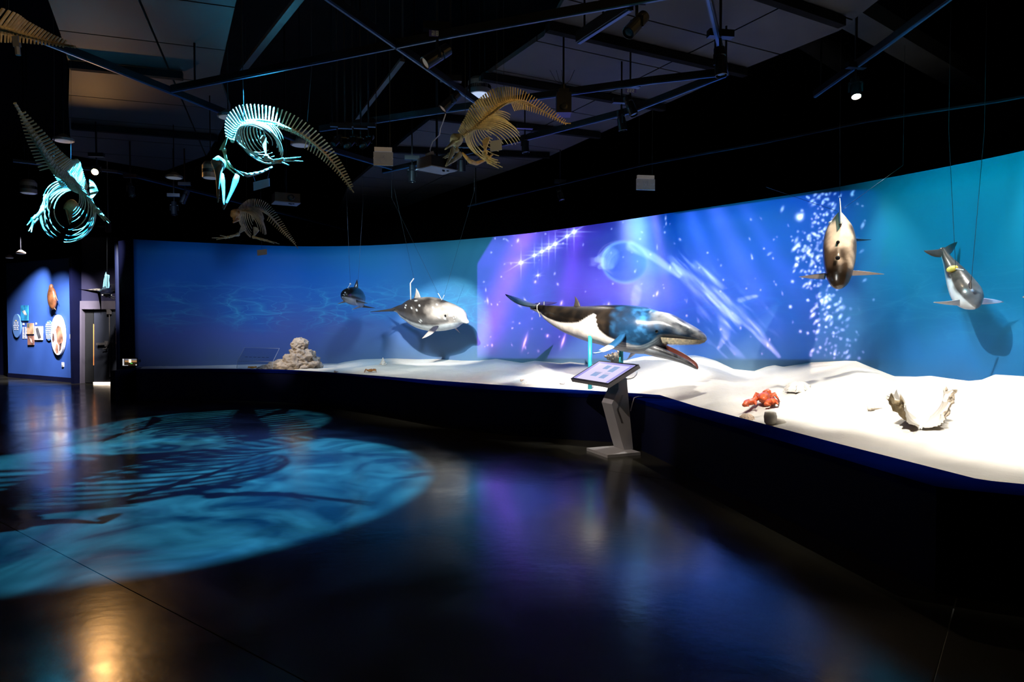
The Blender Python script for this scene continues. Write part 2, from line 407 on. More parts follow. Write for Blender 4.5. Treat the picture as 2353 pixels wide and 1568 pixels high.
nh = 12
vs = []; fs = []; uvs = []
for i, p in enumerate(wc):
    for j in range(nh + 1):
        vs.append((p.x, p.y, HW * j / nh)); uvs.append((arc[i], HW * j / nh))
for i in range(len(wc) - 1):
    for j in range(nh):
        a = i * (nh + 1) + j; fs.append((a, a + nh + 1, a + nh + 2, a + 1))
me = bpy.data.meshes.new('wall_mural'); me.from_pydata(vs, [], fs)
ul = me.uv_layers.new(name='UVMap')
for lp in me.loops: ul.data[lp.index].uv = uvs[lp.vertex_index]
me.materials.append(mm); me.polygons.foreach_set('use_smooth', [True] * len(me.polygons))
mural = bpy.data.objects.new('wall_mural', me); C.objects.link(mural); mural['kind'] = 'structure'
mural['label'] = 'long curved wall printed with a blue underwater scene'
sd = mural.modifiers.new('s', 'SOLIDIFY'); sd.thickness = .12; sd.offset = 1
# pick the side facing the room: offset must go away from the camera
me.calc_loop_triangles()
nrm = me.polygons[len(me.polygons) // 2].normal
sd.offset = -1 if nrm.y < 0 else 1

# ------------------------------------------------------------------ plinth
HP = .63
PO = [(313, 851), (420, 850), (520, 850), (600, 851.3), (660, 853), (742, 858), (830, 866), (912, 874), (1000, 884), (1100, 894), (1220, 900.5), (1340, 905.5), (1436, 909)]
PO2 = [(1436, 909), (1500, 926.6), (1600, 956.6), (1700, 985), (2160, 1120), (2353, 1139), (2600, 1158)]
PI = [(316, 848), (420, 847.5), (520, 847.5), (600, 848.5), (660, 850), (742, 854.6), (830, 861), (912, 867.5), (1000, 874.5), (1100, 881.5), (1220, 890), (1340, 897), (1443, 903), (1516, 908)]
PI2 = [(1516, 908), (1600, 934), (1700, 960), (1923, 1019), (2253, 1103), (2353, 1113), (2600, 1132)]
def line2(A, B, h, n1_, n2_):
    a = crm([tuple(G(x, y, h))[:2] for x, y in A], n1_); b_ = []
    bp_ = [G(x, y, h) for x, y in B]
    ls = [0]
    for i in range(1, len(bp_)): ls.append(ls[-1] + (bp_[i] - bp_[i - 1]).length)
    for k in range(1, n2_ + 1):
        q = ls[-1] * k / n2_
        b_.append((np.interp(q, ls, [p.x for p in bp_]), np.interp(q, ls, [p.y for p in bp_])))
    return [V((p[0], p[1], h)) for p in list(a) + b_]
NO1, NO2 = 70, 60
outer = line2(PO, PO2, HP, NO1, NO2); inner = line2(PI, PI2, HP, NO1, NO2)
pl = thing('display_plinth', (outer[0].x, outer[0].y, 0), 'low navy plinth curving along the mural wall and holding the sand bed', 'plinth')
mb = MB(); fs = []; vs = []
for p in outer: vs += [(p.x, p.y, 0), (p.x, p.y, HP - .05), (p.x, p.y, HP - .05)]
for i in range(len(outer) - 1): fs.append((i * 3, (i + 1) * 3, (i + 1) * 3 + 1, i * 3 + 1))
mb.add(vs, fs); mb.build('front_panel', M_navy, pl)
mb = MB(); vs = []; fs = []
for i, p in enumerate(outer):
    q = inner[i]; d = (p - q).normalized()
    o_ = p + d * .012
    vs += [(o_.x, o_.y, HP - .05), (o_.x, o_.y, HP), (q.x, q.y, HP), (q.x, q.y, HP - .1)]
for i in range(len(outer) - 1):
    for k in range(3): fs.append((i * 4 + k, (i + 1) * 4 + k, (i + 1) * 4 + k + 1, i * 4 + k + 1))
fs.append((0, 1, 2, 3))
mb.add(vs, fs); mb.build('top_ledge', M_rim, pl)
# end wall of the plinth at the far left
a = outer[0]; e = wc[0]
MB().box(((a.x + e.x) / 2 - .1, (a.y + e.y) / 2, .31), (.1, abs(e.y - a.y) + .1, .62)).build('end_panel', M_navy, pl)

# ------------------------------------------------------------------ sand bed
SB = [(300, 847), (480, 846), (560, 844.5), (640, 846), (740, 846), (765, 838), (790, 832), (830, 826), (900, 824), (960, 826), (1000, 825), (1060, 829), (1100, 829), (1140, 825), (1160, 828), (1200, 834), (1230, 829), (1290, 835), (1310, 832),
      (1370, 838), (1440, 828), (1480, 819), (1540, 818), (1600, 816), (1620, 820), (1650, 829), (1690, 848), (1738, 853), (1765, 843), (1785, 839), (1806, 843), (1870, 833), (1950, 829), (1976, 830), (2010, 844), (2065, 865), (2115, 866),
      (2150, 864), (2200, 871), (2240, 876), (2270, 873), (2300, 861), (2353, 864), (2600, 880)]
NS = 36
sbx = [s_[0] for s_ in SB]; sby = [s_[1] for s_ in SB]
def back_h(px):
    d = wall_depth(px); return P(px, float(np.interp(px, sbx, sby)), d).z
sand_cols = []
NI = 420
def lerp_list(lst, q):
    x = q * (len(lst) - 1); k = min(int(x), len(lst) - 2); return lst[k].lerp(lst[k + 1], x - k)
ipx = [toPx(p)[0] for p in inner]
vs = []; fs = []; cs = []
def wall_at(px):
    return V((float(np.interp(px, wpx, [p.x for p in wc])), float(np.interp(px, wpx, wdy)), 0))
def wall_px_true(px, z):      # wall point whose foot column is seen at px for height z (almost vertical lines)
    return wall_at(px)
for i in range(NI + 1):
    px = 306 + (2560 - 306) * i / NI
    q = V((float(np.interp(px, ipx, [p.x for p in inner])), float(np.interp(px, ipx, [p.y for p in inner])), 0))
    wv = wall_at(px); hb = back_h(px); hb = max(hb, .6)
    for j in range(NS + 1):
        s_ = j / NS
        p = q.lerp(wv, s_)
        nz_ = mnoise.noise(V((p.x * .9, p.y * .9, 0))) * .10 + mnoise.noise(V((p.x * 2.6, p.y * 2.6, 3))) * .035 + (.02 - abs(mnoise.noise(V((p.x * 3.4, p.y * 3.4, 5)))) * .09) * .8 + mnoise.noise(V((p.x * 9, p.y * 9, 5))) * .016 + mnoise.noise(V((p.x * 20, p.y * 20, 9))) * .006
        env = math.sin(math.pi * min(1, s_ * 1.0)) ** .8
        z = .605 + (hb - .605) * (s_ ** 1.25) + nz_ * env * .55
        z = max(z, .595)
        vs.append((p.x, p.y + (.03 if j == NS else 0), z))
for i in range(NI):
    for j in range(NS):
        a = i * (NS + 1) + j; fs.append((a, a + NS + 1, a + NS + 2, a + 1))
from mathutils.bvhtree import BVHTree
SBVH = BVHTree.FromPolygons([V(p) for p in vs], fs)
def sand_z(x, y):
    h_ = SBVH.ray_cast(V((x, y, 5)), V((0, 0, -1)))
    return h_[0].z if h_[0] is not None else .6
def on_sand(px, py):             # where the view ray meets the sand
    h_ = SBVH.ray_cast(V((0, 0, EYE)), ray(px, py).normalized())
    return h_[0] if h_[0] is not None else G(px, py, .62)
M_sand = mat('seabed_plaster', (.74, .70, .62), .85, noise=(1.2, .12), bump=(26, .45, .02))
sand = MB().add(vs, fs).build('sand_bed', M_sand, smooth=True)
tag(sand, 'pale sculpted sand bed with low dunes inside the navy plinth', 'sand bed')

# ------------------------------------------------------------------ film projector: throws the moving picture on the mural
PJ = V((.69, 7.75, 3.93)); PAZ = R(38); PEL = R(-19)
fwd = V((math.sin(PAZ) * math.cos(PEL), math.cos(PAZ) * math.cos(PEL), math.sin(PEL)))
rgt = V((math.cos(PAZ), -math.sin(PAZ), 0)); upv = rgt.cross(fwd)
UMAX, VMAX = 1.5, .85
IW, IH = 1400, 800
uu = (np.arange(IW) + .5) / IW * 2 * UMAX - UMAX; vv = (np.arange(IH) + .5) / IH * 2 * VMAX - VMAX
UU, VVg = np.meshgrid(uu, vv)
DX = fwd.x + rgt.x * UU + upv.x * VVg; DY = fwd.y + rgt.y * UU + upv.y * VVg; DZ = fwd.z + rgt.z * UU + upv.z * VVg
az = np.arctan2(DX, DY)
waz = np.array([math.atan2(p.x - PJ.x, p.y - PJ.y) for p in wc]); wrr = np.array([math.hypot(p.x - PJ.x, p.y - PJ.y) for p in wc])
order = np.argsort(waz)
rr = np.interp(az, waz[order], wrr[order]); hor = np.hypot(DX, DY)
k = rr / hor
X = PJ.x + DX * k; Y = PJ.y + DY * k; Z = PJ.z + DZ * k
cP, sP = math.cos(PITCH), math.sin(PITCH)
z_ = Z - EYE; dep = Y * cP - z_ * sP; upq = Y * sP + z_ * cP
QX = 1176.5 + F * X / dep; QY = 784 - F * upq / dep
# compensation for distance and angle of the throw
tang = [wc[min(i + 1, len(wc) - 1)] - wc[max(i - 1, 0)] for i in range(len(wc))]
nx = np.interp(az, waz[order], np.array([-t.y / t.length for t in tang])[order]); ny = np.interp(az, waz[order], np.array([t.x / t.length for t in tang])[order])
dist = np.sqrt((X - PJ.x) ** 2 + (Y - PJ.y) ** 2 + (Z - PJ.z) ** 2)
cosi = np.abs(((X - PJ.x) * nx + (Y - PJ.y) * ny) / dist)
comp = dist ** 2 / np.maximum(cosi, .2) / 40
def sstep(a, b_, x):
    t = np.clip((x - a) / (b_ - a), 0, 1); return t * t * (3 - 2 * t)
def vnoise(x, y, seed=0):        # smooth value noise
    rs = np.random.RandomState(seed).rand(256, 256)
    xi = np.floor(x).astype(int); yi = np.floor(y).astype(int); fx = x - xi; fy = y - yi
    fx = fx * fx * (3 - 2 * fx); fy = fy * fy * (3 - 2 * fy)
    g = lambda a, b_: rs[a % 256, b_ % 256]
    return (g(xi, yi) * (1 - fx) + g(xi + 1, yi) * fx) * (1 - fy) + (g(xi, yi + 1) * (1 - fx) + g(xi + 1, yi + 1) * fx) * fy
def fbm(x, y, o_=4, seed=0):
    s_ = 0; a_ = .5
    for i in range(o_): s_ = s_ + a_ * vnoise(x * 2 ** i, y * 2 ** i, seed + i); a_ *= .5
    return s_
th = np.arctan2(QX - 1418, QY)           # rays fan out from above the wall
t1 = np.clip((QY - 460) / 360, 0, 1)
lf = sstep(1560, 1240, QX)
rt = sstep(1560, 1950, QX)
img = np.zeros((IH, IW, 3))
colp = np.array([.30, .10, .95]); colb = np.array([.05, .22, 1.0]); colc = np.array([.02, .20, .45])
basec = colb * (1 - lf)[..., None] + colp * lf[..., None]
basec = basec * (.75 - .15 * rt - .5 * t1 ** 1.5)[..., None] + colc * (t1 ** 1.5 * .55)[..., None]
img += basec
def beam(t0, wd, colr, amp, fade=1.2):
    global img
    m_ = np.exp(-((th - t0) / wd) ** 2) * amp * (1 - t1) ** fade
    img = img + m_[..., None] * np.array(colr)
beam(-.372, .045, (.75, .2, 1.0), 1.0, .45); beam(-.27, .03, (.5, .15, .9), .35, .9); beam(-.17, .03, (.55, .15, .95), .45, 1.0); beam(-.47, .03, (.25, .1, .6), .3)
beam(.09, .055, (.65, .9, 1.0), 1.6, 1.6); beam(.17, .02, (.7, .4, 1.0), .7, 2); beam(.04, .03, (.75, .5, 1.0), .7, 1.4)
beam(.33, .03, (.2, .25, .9), .5, 1); beam(.44, .04, (.3, .3, .9), .55, .9); beam(.55, .03, (.2, .2, .7), .35, 1)
beam(.24, .025, (-.1, -.15, -.2), .6, .8)
fb = fbm(QX / 70, QY / 45, 4, 3)
img *= (.78 + .45 * fb)[..., None]
# violet glow around the phantom
img += (np.exp(-(((QX - 1430) / 120) ** 2 + ((QY - 660) / 60) ** 2)) * .45)[..., None] * np.array([.7, .35, .9])
img += (np.exp(-(((QX - 1600) / 160) ** 2 + ((QY - 650) / 80) ** 2)) * .25)[..., None] * np.array([.4, .35, .9])
# phantom dolphin made of light
streak = fbm((QX * .72 - QY * .7 + 900) / 7, (QX * .7 + QY * .72) / 55, 4, 11)
def cap(x0, y0, r0, x1, y1, r1):
    dx, dy = x1 - x0, y1 - y0; q = np.clip(((QX - x0) * dx + (QY - y0) * dy) / (dx * dx + dy * dy), 0, 1)
    d = np.hypot(QX - x0 - q * dx, QY - y0 - q * dy); r_ = r0 + (r1 - r0) * q
    return np.clip(1.15 - d / r_, 0, 1)
def ell(x0, y0, a_, b_, ang=0):
    c, s_ = math.cos(ang), math.sin(ang); x = (QX - x0) * c + (QY - y0) * s_; y = -(QX - x0) * s_ + (QY - y0) * c
    return np.hypot(x / a_, y / b_)
hd = ell(1434, 603, 54, 50, .25)
head = sstep(1.02, .9, hd)
rim = np.exp(-((hd - .93) / .07) ** 2)
img = img * (1 - .55 * head)[..., None] + head[..., None] * np.array([.12, .38, .95]) * .55
img += (rim * sstep(1500, 1440, QX))[..., None] * np.array([.5, .7, .8]) * .5
beak = np.maximum(cap(1400, 590, 26, 1373, 597, 9), cap(1400, 607, 16, 1378, 614, 6))
img += (sstep(.1, .6, beak) * (.5 + streak))[..., None] * np.array([.35, .5, .6]) * .75
for k_ in range(7):              # fanned outlines of the melon
    e_ = ell(1424 + k_ * 4, 590 + k_ * 3, 50, 36, -.1); img += (np.exp(-((e_ - 1) / .035) ** 2) * sstep(1455, 1400, QX) * sstep(640, 600, QY))[..., None] * .16
for k_ in range(6):
    e_ = ell(1374, 594 + k_ * 3.2, 13, 2.0); img += (np.exp(-((e_ - 1) / .4) ** 2))[..., None] * .18
body_ = np.maximum.reduce([cap(1450, 566, 14, 1500, 590, 11), cap(1500, 590, 11, 1560, 632, 9)])
img += (sstep(0, .8, body_) * (.4 + .9 * streak))[..., None] * np.array([.7, .85, 1]) * .75
img += (cap(1485, 600, 40, 1535, 625, 10) * .6)[..., None] * np.array([.1, .3, .6])
tail_ = np.maximum.reduce([cap(1545, 610, 8, 1610, 668, 24), cap(1610, 668, 24, 1665, 705, 30), cap(1665, 705, 30, 1700, 730, 22),
                           cap(1660, 705, 20, 1668, 770, 14), cap(1668, 770, 12, 1652, 800, 5), cap(1690, 715, 18, 1740, 760, 13), cap(1740, 760, 12, 1790, 820, 5), cap(1700, 690, 8, 1740, 680, 4), cap(1600, 610, 14, 1660, 660, 8)])
img += (sstep(0, .9, tail_) * np.clip(streak * 2.2 - .25, 0, 2))[..., None] * np.array([.7, .85, 1.0]) * .62
wide = np.maximum.reduce([cap(1560, 600, 30, 1650, 640, 30), cap(1640, 690, 60, 1740, 760, 60), cap(1640, 780, 40, 1700, 810, 40)])
img += (sstep(0, 1, wide) * sstep(.42, .75, streak))[..., None] * np.array([.6, .75, 1.0]) * .6
finp = ell(1462, 680, 14, 34, .15); img += (sstep(1.1, .5, finp) * (.4 + streak))[..., None] * np.array([.6, .6, .85]) * .55
# sparkles and bubbles
rs = np.random.RandomState(5)
def blob(x0, y0, rx, ry, ang, amp, colr):
    x = int(0); c, s_ = math.cos(ang), math.sin(ang)
    m_ = (np.abs(QX - x0) < 4 * max(rx, ry)) & (np.abs(QY - y0) < 4 * max(rx, ry))
    if not m_.any(): return
    ii, jj = np.where(m_); i0, i1, j0_, j1 = ii.min(), ii.max() + 1, jj.min(), jj.max() + 1
    qx = QX[i0:i1, j0_:j1] - x0; qy = QY[i0:i1, j0_:j1] - y0
    e_ = ((qx * c + qy * s_) / rx) ** 2 + ((-qx * s_ + qy * c) / ry) ** 2
    img[i0:i1, j0_:j1] += (np.exp(-e_) * amp)[..., None] * np.array(colr)
for (x, y, s_) in ((1197, 604, 1.2), (1228, 587, .9), (1245, 578, 1), (1261, 570, 1.1), (1276, 561, 1.2), (1303, 543, 1.0), (1319, 533, 1.4), (1236, 633, .4)):
    blob(x, y, 3 * s_, 3 * s_, 0, 2.6, (.8, .9, 1)); blob(x, y, 10 * s_, 9 * s_, 0, .5, (.8, .7, 1))
    for an in (0, math.pi / 2, -.55): blob(x, y, 22 * s_, 1.0, an, .9, (.8, .85, 1))
for _ in range(170):
    x, y = rs.uniform(1110, 1900), rs.uniform(500, 815); a_ = rs.choice([.9, 1.3, 1.57]) + rs.uniform(-.3, .3)
    ln_ = rs.choice([1, 1, 1.6, 3.2]); r0 = rs.uniform(.8, 1.9)
    blob(x, y, r0 * ln_, r0, a_, rs.uniform(.5, 1.7), (.8, .8, 1))
for (x, y, l_) in ((1206, 786, 14), (1294, 784, 12), (1258, 772, 3), (1290, 697, 5), (1398, 701, 5), (1230, 648, 3), (1510, 675, 5), (1190, 553, 4)):
    blob(x, y, 1.8, l_, .3, 1.6, (.85, .75, 1)); blob(x, y, 6, l_ * 1.3, .3, .35, (.7, .5, 1))
for _ in range(330):             # bubble column behind the diving porpoise
    y = rs.uniform(436, 825); cx_ = 1875 + (y - 436) * .06 + 18 * math.sin(y / 55)
    x = cx_ + rs.normal(0, 24 if rs.rand() < .75 else 60)
    r0 = rs.uniform(1.1, 3.0); blob(x, y, r0 * rs.choice([1, 1, 2.2]), r0, rs.uniform(-1.2, -.5), rs.uniform(.7, 2.2), (.75, .88, 1))
blob(1837, 499, 7, 7, 0, 2.4, (.75, .9, 1))
# frame of the picture
fr = sstep(1095.5, 1098, QX) * sstep(825.5, 821.5, QY - .004 * (QX - 1100)) * sstep(-3, 3, (QX - 1097) * .9 + (QY - 606) * .55)
fr *= sstep(2055, 1850, QX) * .85 + .15 * sstep(2060, 2040, QX - .28 * (QY - 560))
topline = np.interp(QX, [1097, 1500, 1560, 1860, 1960], [540, 488, 490, 447, 436])
fr *= sstep(topline - 1, topline + 2, QY)
rightc = sstep(1880, 2000, QX)
img = np.clip(img, 0, 3.2) ** 1.3 * np.array([2.7, .8, .66]) * fr[..., None] * comp[..., None]
im = bpy.data.images.new('projector_film', IW, IH, float_buffer=True)
im.colorspace_settings.name = 'Non-Color'
buf = np.ones((IH, IW, 4), np.float32); buf[..., :3] = img
im.pixels.foreach_set(buf.ravel()); im.update(); im.pack()
pj = spot('film_projector_light', PJ, PJ + fwd, 100, 160, 0, (1, 1, 1), .012)
rot = Matrix((rgt, upv, -fwd)).transposed(); pj.rotation_euler = rot.to_euler()
l = pj.data; l.use_nodes = True; nt = l.node_tree; n = nt.nodes; L = nt.links
em = n['Emission']; tc = n.new('ShaderNodeTexCoord'); sp = n.new('ShaderNodeSeparateXYZ'); L.new(tc.outputs['Normal'], sp.inputs[0])
def mth(op, a, b_):
    x = n.new('ShaderNodeMath'); x.operation = op
    for i, q in enumerate((a, b_)):
        if isinstance(q, (int, float)): x.inputs[i].default_value = q
        else: L.new(q, x.inputs[i])
    return x.outputs[0]
ux = mth('ADD', mth('MULTIPLY', mth('DIVIDE', sp.outputs[0], sp.outputs[2]), -.5 / UMAX), .5)
vy = mth('ADD', mth('MULTIPLY', mth('DIVIDE', sp.outputs[1], sp.outputs[2]), -.5 / VMAX), .5)
cb = n.new('ShaderNodeCombineXYZ'); L.new(ux, cb.inputs[0]); L.new(vy, cb.inputs[1])
it = n.new('ShaderNodeTexImage'); it.image = im; it.extension = 'CLIP'; L.new(cb.outputs[0], it.inputs[0])
L.new(it.outputs[0], em.inputs['Color']); em.inputs['Strength'].default_value = 55.0

# ------------------------------------------------------------------ whales and dolphins
def loft(st, upv=(0, 0, 1), nst=60, nr=36, colf=None, shape=None):
    """st: (px, py, half px, width ratio, depth).  Rings are real ellipses about a 3d axis."""
    q = crm(st, nst)
    cen = [P(a[0], a[1], a[4]) for a in q]; vs = []; fs = []; cs = []
    for i, a in enumerate(q):
        t = (cen[min(i + 1, nst - 1)] - cen[max(i - 1, 0)]).normalized()
        u = V(upv); u = (u - t * u.dot(t)).normalized(); s_ = t.cross(u)
        hh = max(a[2], .4) * a[4] / F; hw = hh * a[3]
        for k in range(nr):
            an = 2 * math.pi * k / nr
            x, y = math.sin(an) * hw, math.cos(an) * hh
            if shape: x, y = shape(i / (nst - 1), an, x, y, hw, hh)
            p = cen[i] + u * y + s_ * x; vs.append(p)
            cs.append(colf(i / (nst - 1), an, p) if colf else (1, 1, 1))
    for i in range(nst - 1):
        for k in range(nr):
            k2 = (k + 1) % nr; fs.append((i * nr + k, i * nr + k2, (i + 1) * nr + k2, (i + 1) * nr + k))
    fs.append(tuple(range(nr - 1, -1, -1))); fs.append(tuple((nst - 1) * nr + k for k in range(nr)))
    return MB().add(vs, fs, cs), cen
def N3(p, s_=1, o_=0): return mnoise.fractal(V(p) * s_ + V((o_, o_, o_)), 1.0, 2.0, 4)
def mixt(a, b_, t): t = max(0, min(1, t)); return tuple(a[i] * (1 - t) + b_[i] * t for i in range(3))
M_skin = mat('whale_skin_gloss', (1, 1, 1), .28, attr=True, noise=(9, .2), bump=(30, .25, .006), coat=.2)
M_skin_matt = mat('whale_skin_matt', (1, 1, 1), .42, attr=True, noise=(12, .15), bump=(30, .15, .004))
M_tealpaint = mat('teal_painted_steel', (.02, .3, .36), .4, noise=(6, .25))
M_mouth = mat('mouth_lining', (.16, .03, .015), .4, noise=(14, .5))
M_baleen = mat('baleen_fringe', (.8, .7, .48), .7, noise=(30, .3), bump=(90, .6, .004))
M_eye = mat('glass_eye', (.004, .004, .004), .08, noise=(5, .1))
M_rope = mat('white_cord', (.7, .68, .6), .8, noise=(40, .2))

# --- baleen whale on two posts
dW = lambda px: 1 / (.0833 + (px - 1160) / 460 * .0231) - .5
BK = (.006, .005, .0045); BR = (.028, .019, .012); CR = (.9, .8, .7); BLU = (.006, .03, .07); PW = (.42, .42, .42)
whale = thing('baleen_whale', (P(1356, 880, 9.95).x, P(1356, 880, 9.95).y, sand_z(P(1356, 880, 9.95).x, P(1356, 880, 9.95).y)),
              'large black and white baleen whale model with open mouth on two teal posts', 'whale')
WS = [(1222, 706, 6, 1.0), (1235, 709, 8.5, .95), (1250, 714, 13, .9), (1264, 720.5, 19.5, .9), (1305, 734.7, 31, .95), (1355, 744, 41, 1), (1393, 748, 47, 1), (1431, 754, 53, 1), (1481, 760, 54, 1), (1508, 757, 46, 1.05),
      (1534, 752, 32, 1.2), (1569, 760, 21, 1.5), (1599, 770, 14, 1.6), (1615, 777, 8.5, 1.6), (1622, 781, 3, 1.4), (1624, 782, .6, 1)]
WS = [(a, b_, c, d, dW(a)) for a, b_, c, d in WS]
def wcol(t, an, p):
    px, py = toPx(p); side = math.cos(an); s_ = N3(p, 3) * .5
    back = mixt(BK, BR, N3(p, 6, 4) * .9 + .25)
    if px > 1400: back = mixt(back, mixt(BLU, (.03, .14, .30), N3(p, 7, 2) * 1.6 + .1), (px - 1400) / 60 + s_)  # blue light on the shoulder, painted into the skin colour
    if px > 1490: back = mixt(back, mixt((.40, .41, .42), (.05, .06, .08), N3(p, 6, 9) * 1.8 + .2), ((px - 1490) / 40) * max(0, side + .3 + s_))  # pale head top: overhead light painted into the skin
    # boundary between dark back and pale belly along the flank
    bx = [1225, 1240, 1264, 1305, 1329, 1352, 1367, 1370, 1374, 1393, 1411, 1432, 1460, 1490, 1520, 1560]
    bs = [-.2, -.3, -.3, -.05, .08, .43, .6, .2, -.1, -.35, -.43, -.52, -.6, -.62, -.5, -.4]
    lim = float(np.interp(px, bx, bs)) + s_ * .12
    k_ = (lim - side) / .06
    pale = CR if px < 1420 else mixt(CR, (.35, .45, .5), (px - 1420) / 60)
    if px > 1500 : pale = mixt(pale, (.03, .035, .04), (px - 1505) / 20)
    c = mixt(back, pale, k_)
    if px > 1412 and side < lim:         # ventral grooves
        g_ = math.sin(an * 46 + s_ * 2); c = mixt(c, (.05, .10, .15), (g_ * .5 + .3))
    return c
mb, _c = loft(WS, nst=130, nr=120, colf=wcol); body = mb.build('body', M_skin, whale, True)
mb = MB()
def ucol(q, y): return mixt((.05, .045, .04), (.10, .2, .24), q * 1.3)
tr = P(1228, 704, 11.15)
mb.fin(P(1243, 704, 10.95), P(1222, 701, 11.30), P(1160.5, 676.5, 10.55), P(1190, 712, 10.70), P(1195, 683, 10.95), .035, colf=ucol, n=14, m=14)
mb.build('fluke', M_skin, whale, True)
mb = MB(); mb.fin(P(1238, 702, 11.00), P(1222, 702, 11.30), P(1280, 696, 11.85), P(1262, 703, 11.40), P(1240, 689, 11.60), .035, colf=lambda q, y: (.03, .025, .03), n=14, m=14)
mb.build('fluke', M_skin, whale, True)
mb = MB(); mb.fin(P(1334, 706, 10.32), P(1317, 705, 10.45), P(1320.5, 681, 10.40), P(1331, 690, 10.35), P(1323, 693, 10.40), .022, colf=lambda q, y: (.06, .05, .04))
mb.build('dorsal_fin', M_skin, whale, True)
def pcol(q, y):
    return (.01, .06, .14) if q < .5 else ((.75, .8, .85) if q < .78 else (.01, .05, .14))  # dark parts carry the blue light as a painted tint
mb = MB(); mb.fin(P(1437, 768, 9.35), P(1417, 782, 9.50), P(1360, 813.5, 9.25), P(1420, 808, 9.20), P(1395, 795, 9.30), .04, colf=pcol, n=16, m=14)
mb.build('flipper', M_skin, whale, True)
mb = MB(); mb.fin(P(1470, 805, 10.00), P(1452, 805, 10.10), P(1440, 828, 10.60), None, None, .035, colf=lambda q, y: (.5, .45, .4))
mb.build('flipper', M_skin, whale, True)
# lower jaw: a scoop with red lining
JS = [(1462, 786, 16, 1.7), (1485, 792, 21, 1.7), (1511, 802, 19, 1.8), (1540, 812, 15.5, 1.9), (1569, 824, 11.5, 2), (1590, 836, 8, 1.9), (1600, 845, 4.5, 1.4), (1603, 849, 1, 1)]
JS = [(a, b_, c, d, dW(a) + .05) for a, b_, c, d in JS]
jup = (.25, -.15, 1)
def jshape(t, an, x, y, hw, hh):
    if y > 0: y = hh * (.55 - 1.15 * max(0, (1 - (x / hw) ** 2 * 1.25)) * (1 if .25 < t < .97 else 0))
    return x, y
def jcol(t, an, p):
    c, s_ = math.cos(an), abs(math.sin(an))
    if c > .08 and s_ < .93 and .3 < t < .97: return (.13, .028, .015)
    if c > -.1: return mixt((.03, .03, .035), (.22, .22, .22), N3(p, 9) + .3)
    g_ = math.sin(an * 40); return mixt((.40, .42, .43), (.05, .08, .12), g_ * .5 + .35)
mb, _c = loft(JS, upv=jup, nst=70, nr=90, colf=jcol, shape=jshape); mb.build('lower_jaw', M_skin, whale, True)
# baleen fringe under the upper jaw (both sides)
mb = MB()
for sgn, k0 in ((-1, 0), (1, 1)):
    for i in range(90):
        t = i / 89; px = 1534 + (1620 - 1534) * t; d = dW(px)
        py = np.interp(px, [1534, 1569, 1599, 1615, 1621], [778, 781, 784, 784, 783]); hw = np.interp(px, [1534, 1569, 1599, 1615, 1621], [32, 28, 20, 12, 4]) * d / F
        c = P(px, py - 3, d); ax = (P(1621, 781, dW(1621)) - P(1534, 760, dW(1534))).normalized(); sd_ = ax.cross(V((0, 0, 1))).normalized()
        L_ = np.interp(px, [1534, 1550, 1600, 1621], [.085, .11, .07, .03])
        p = c + sd_ * (-sgn * hw * .85)
        mb.add([p - ax * .008, p + ax * .008, p + ax * .004 + V((0, 0, -L_)) - sd_ * (-sgn) * .03, p + sd_ * (sgn * .03)], [(0, 1, 2), (0, 1, 3), (1, 2, 3), (0, 2, 3)])
mb.build('baleen', M_baleen, whale, kind='stuff')
e = P(1509, 762, dW(1509) - .36)
MB().ball(e, .022).build('eye', M_eye, body, True)
mb = MB().tube([P(1240, 697, 10.80), P(1234, 703, 10.70), P(1234, 712, 10.70), P(1238, 719, 10.75), P(1241, 729, 10.75)], .008, 6); mb.tube([P(1250, 694, 10.85), P(1250, 701, 10.80)], .007, 6); mb.build('cord', M_rope, whale, True)
for px, d, top in ((1356, 9.95, 786), (1427.5, 9.85, 803)):
    a = P(px, top - 14, d); z = sand_z(a.x, a.y) - .03
    q = MB().tube([(a.x, a.y, z), (a.x, a.y, a.z)], .03, 12).build('support_post', M_tealpaint, whale, True)

# --- spotted beaked whale
dB = lambda px: 14.8 - (px - 905) / 170 * .95
bk = thing('beaked_whale', P(985, 722, 14.35), 'pale spotted grey beaked whale model hanging before the mural', 'whale')
BS = [(898, 712.5, 2.5, 1.6), (906.6, 711.3, 5, 1.1), (917, 711.4, 10, .9), (929, 714.4, 19.0, .85), (947, 716, 29.5, .9), (971, 720, 37, .95), (994.7, 722.5, 39, 1), (1018.5, 726, 35, 1.0), (1042, 728, 28, 1.0),
      (1054, 729, 22, 1), (1062, 732, 16, 1), (1067, 735.5, 9.5, 1), (1071, 738.5, 6, 1), (1075, 740.7, 4, 1), (1077, 742, 1, 1)]
BS = [(a, b_, c, d, dB(a)) for a, b_, c, d in BS]
spots_ = []
rs2 = random.Random(3)
for _ in range(34): spots_.append((rs2.uniform(925, 1060), rs2.uniform(-.5, .8), rs2.uniform(.3, 1.3)))
def bcol(t, an, p):
    px, py = toPx(p); side = math.cos(an); s_ = N3(p, 2.5)
    c = mixt((.035, .028, .024), (.50, .42, .36), .3 + s_ * .9 + (px - 985) / 90)  # paler right half and darker flank band: side light painted in
    if px < 925: c = mixt(c, (.03, .025, .02), (930 - px) / 12)
    c = mixt(c, (.10, .09, .085), 1.0 - abs(side + .35) * 3 if px < 1030 else 0)
    for sx_, sy_, r_ in spots_:
        if abs(px - sx_) < r_ * .9 + .6 and abs(side - sy_) < r_ * .035: c = (.75, .73, .7)
    c = mixt(c, (.72, .72, .70), (-.55 - side + s_ * .1) / .12)
    if px > 1043: c = mixt(c, (.66, .62, .58), (px - 1043) / 20)
    return c
mb, _c = loft(BS, nst=90, nr=64, colf=bcol); bbody = mb.build('body', M_skin_matt, bk, True)
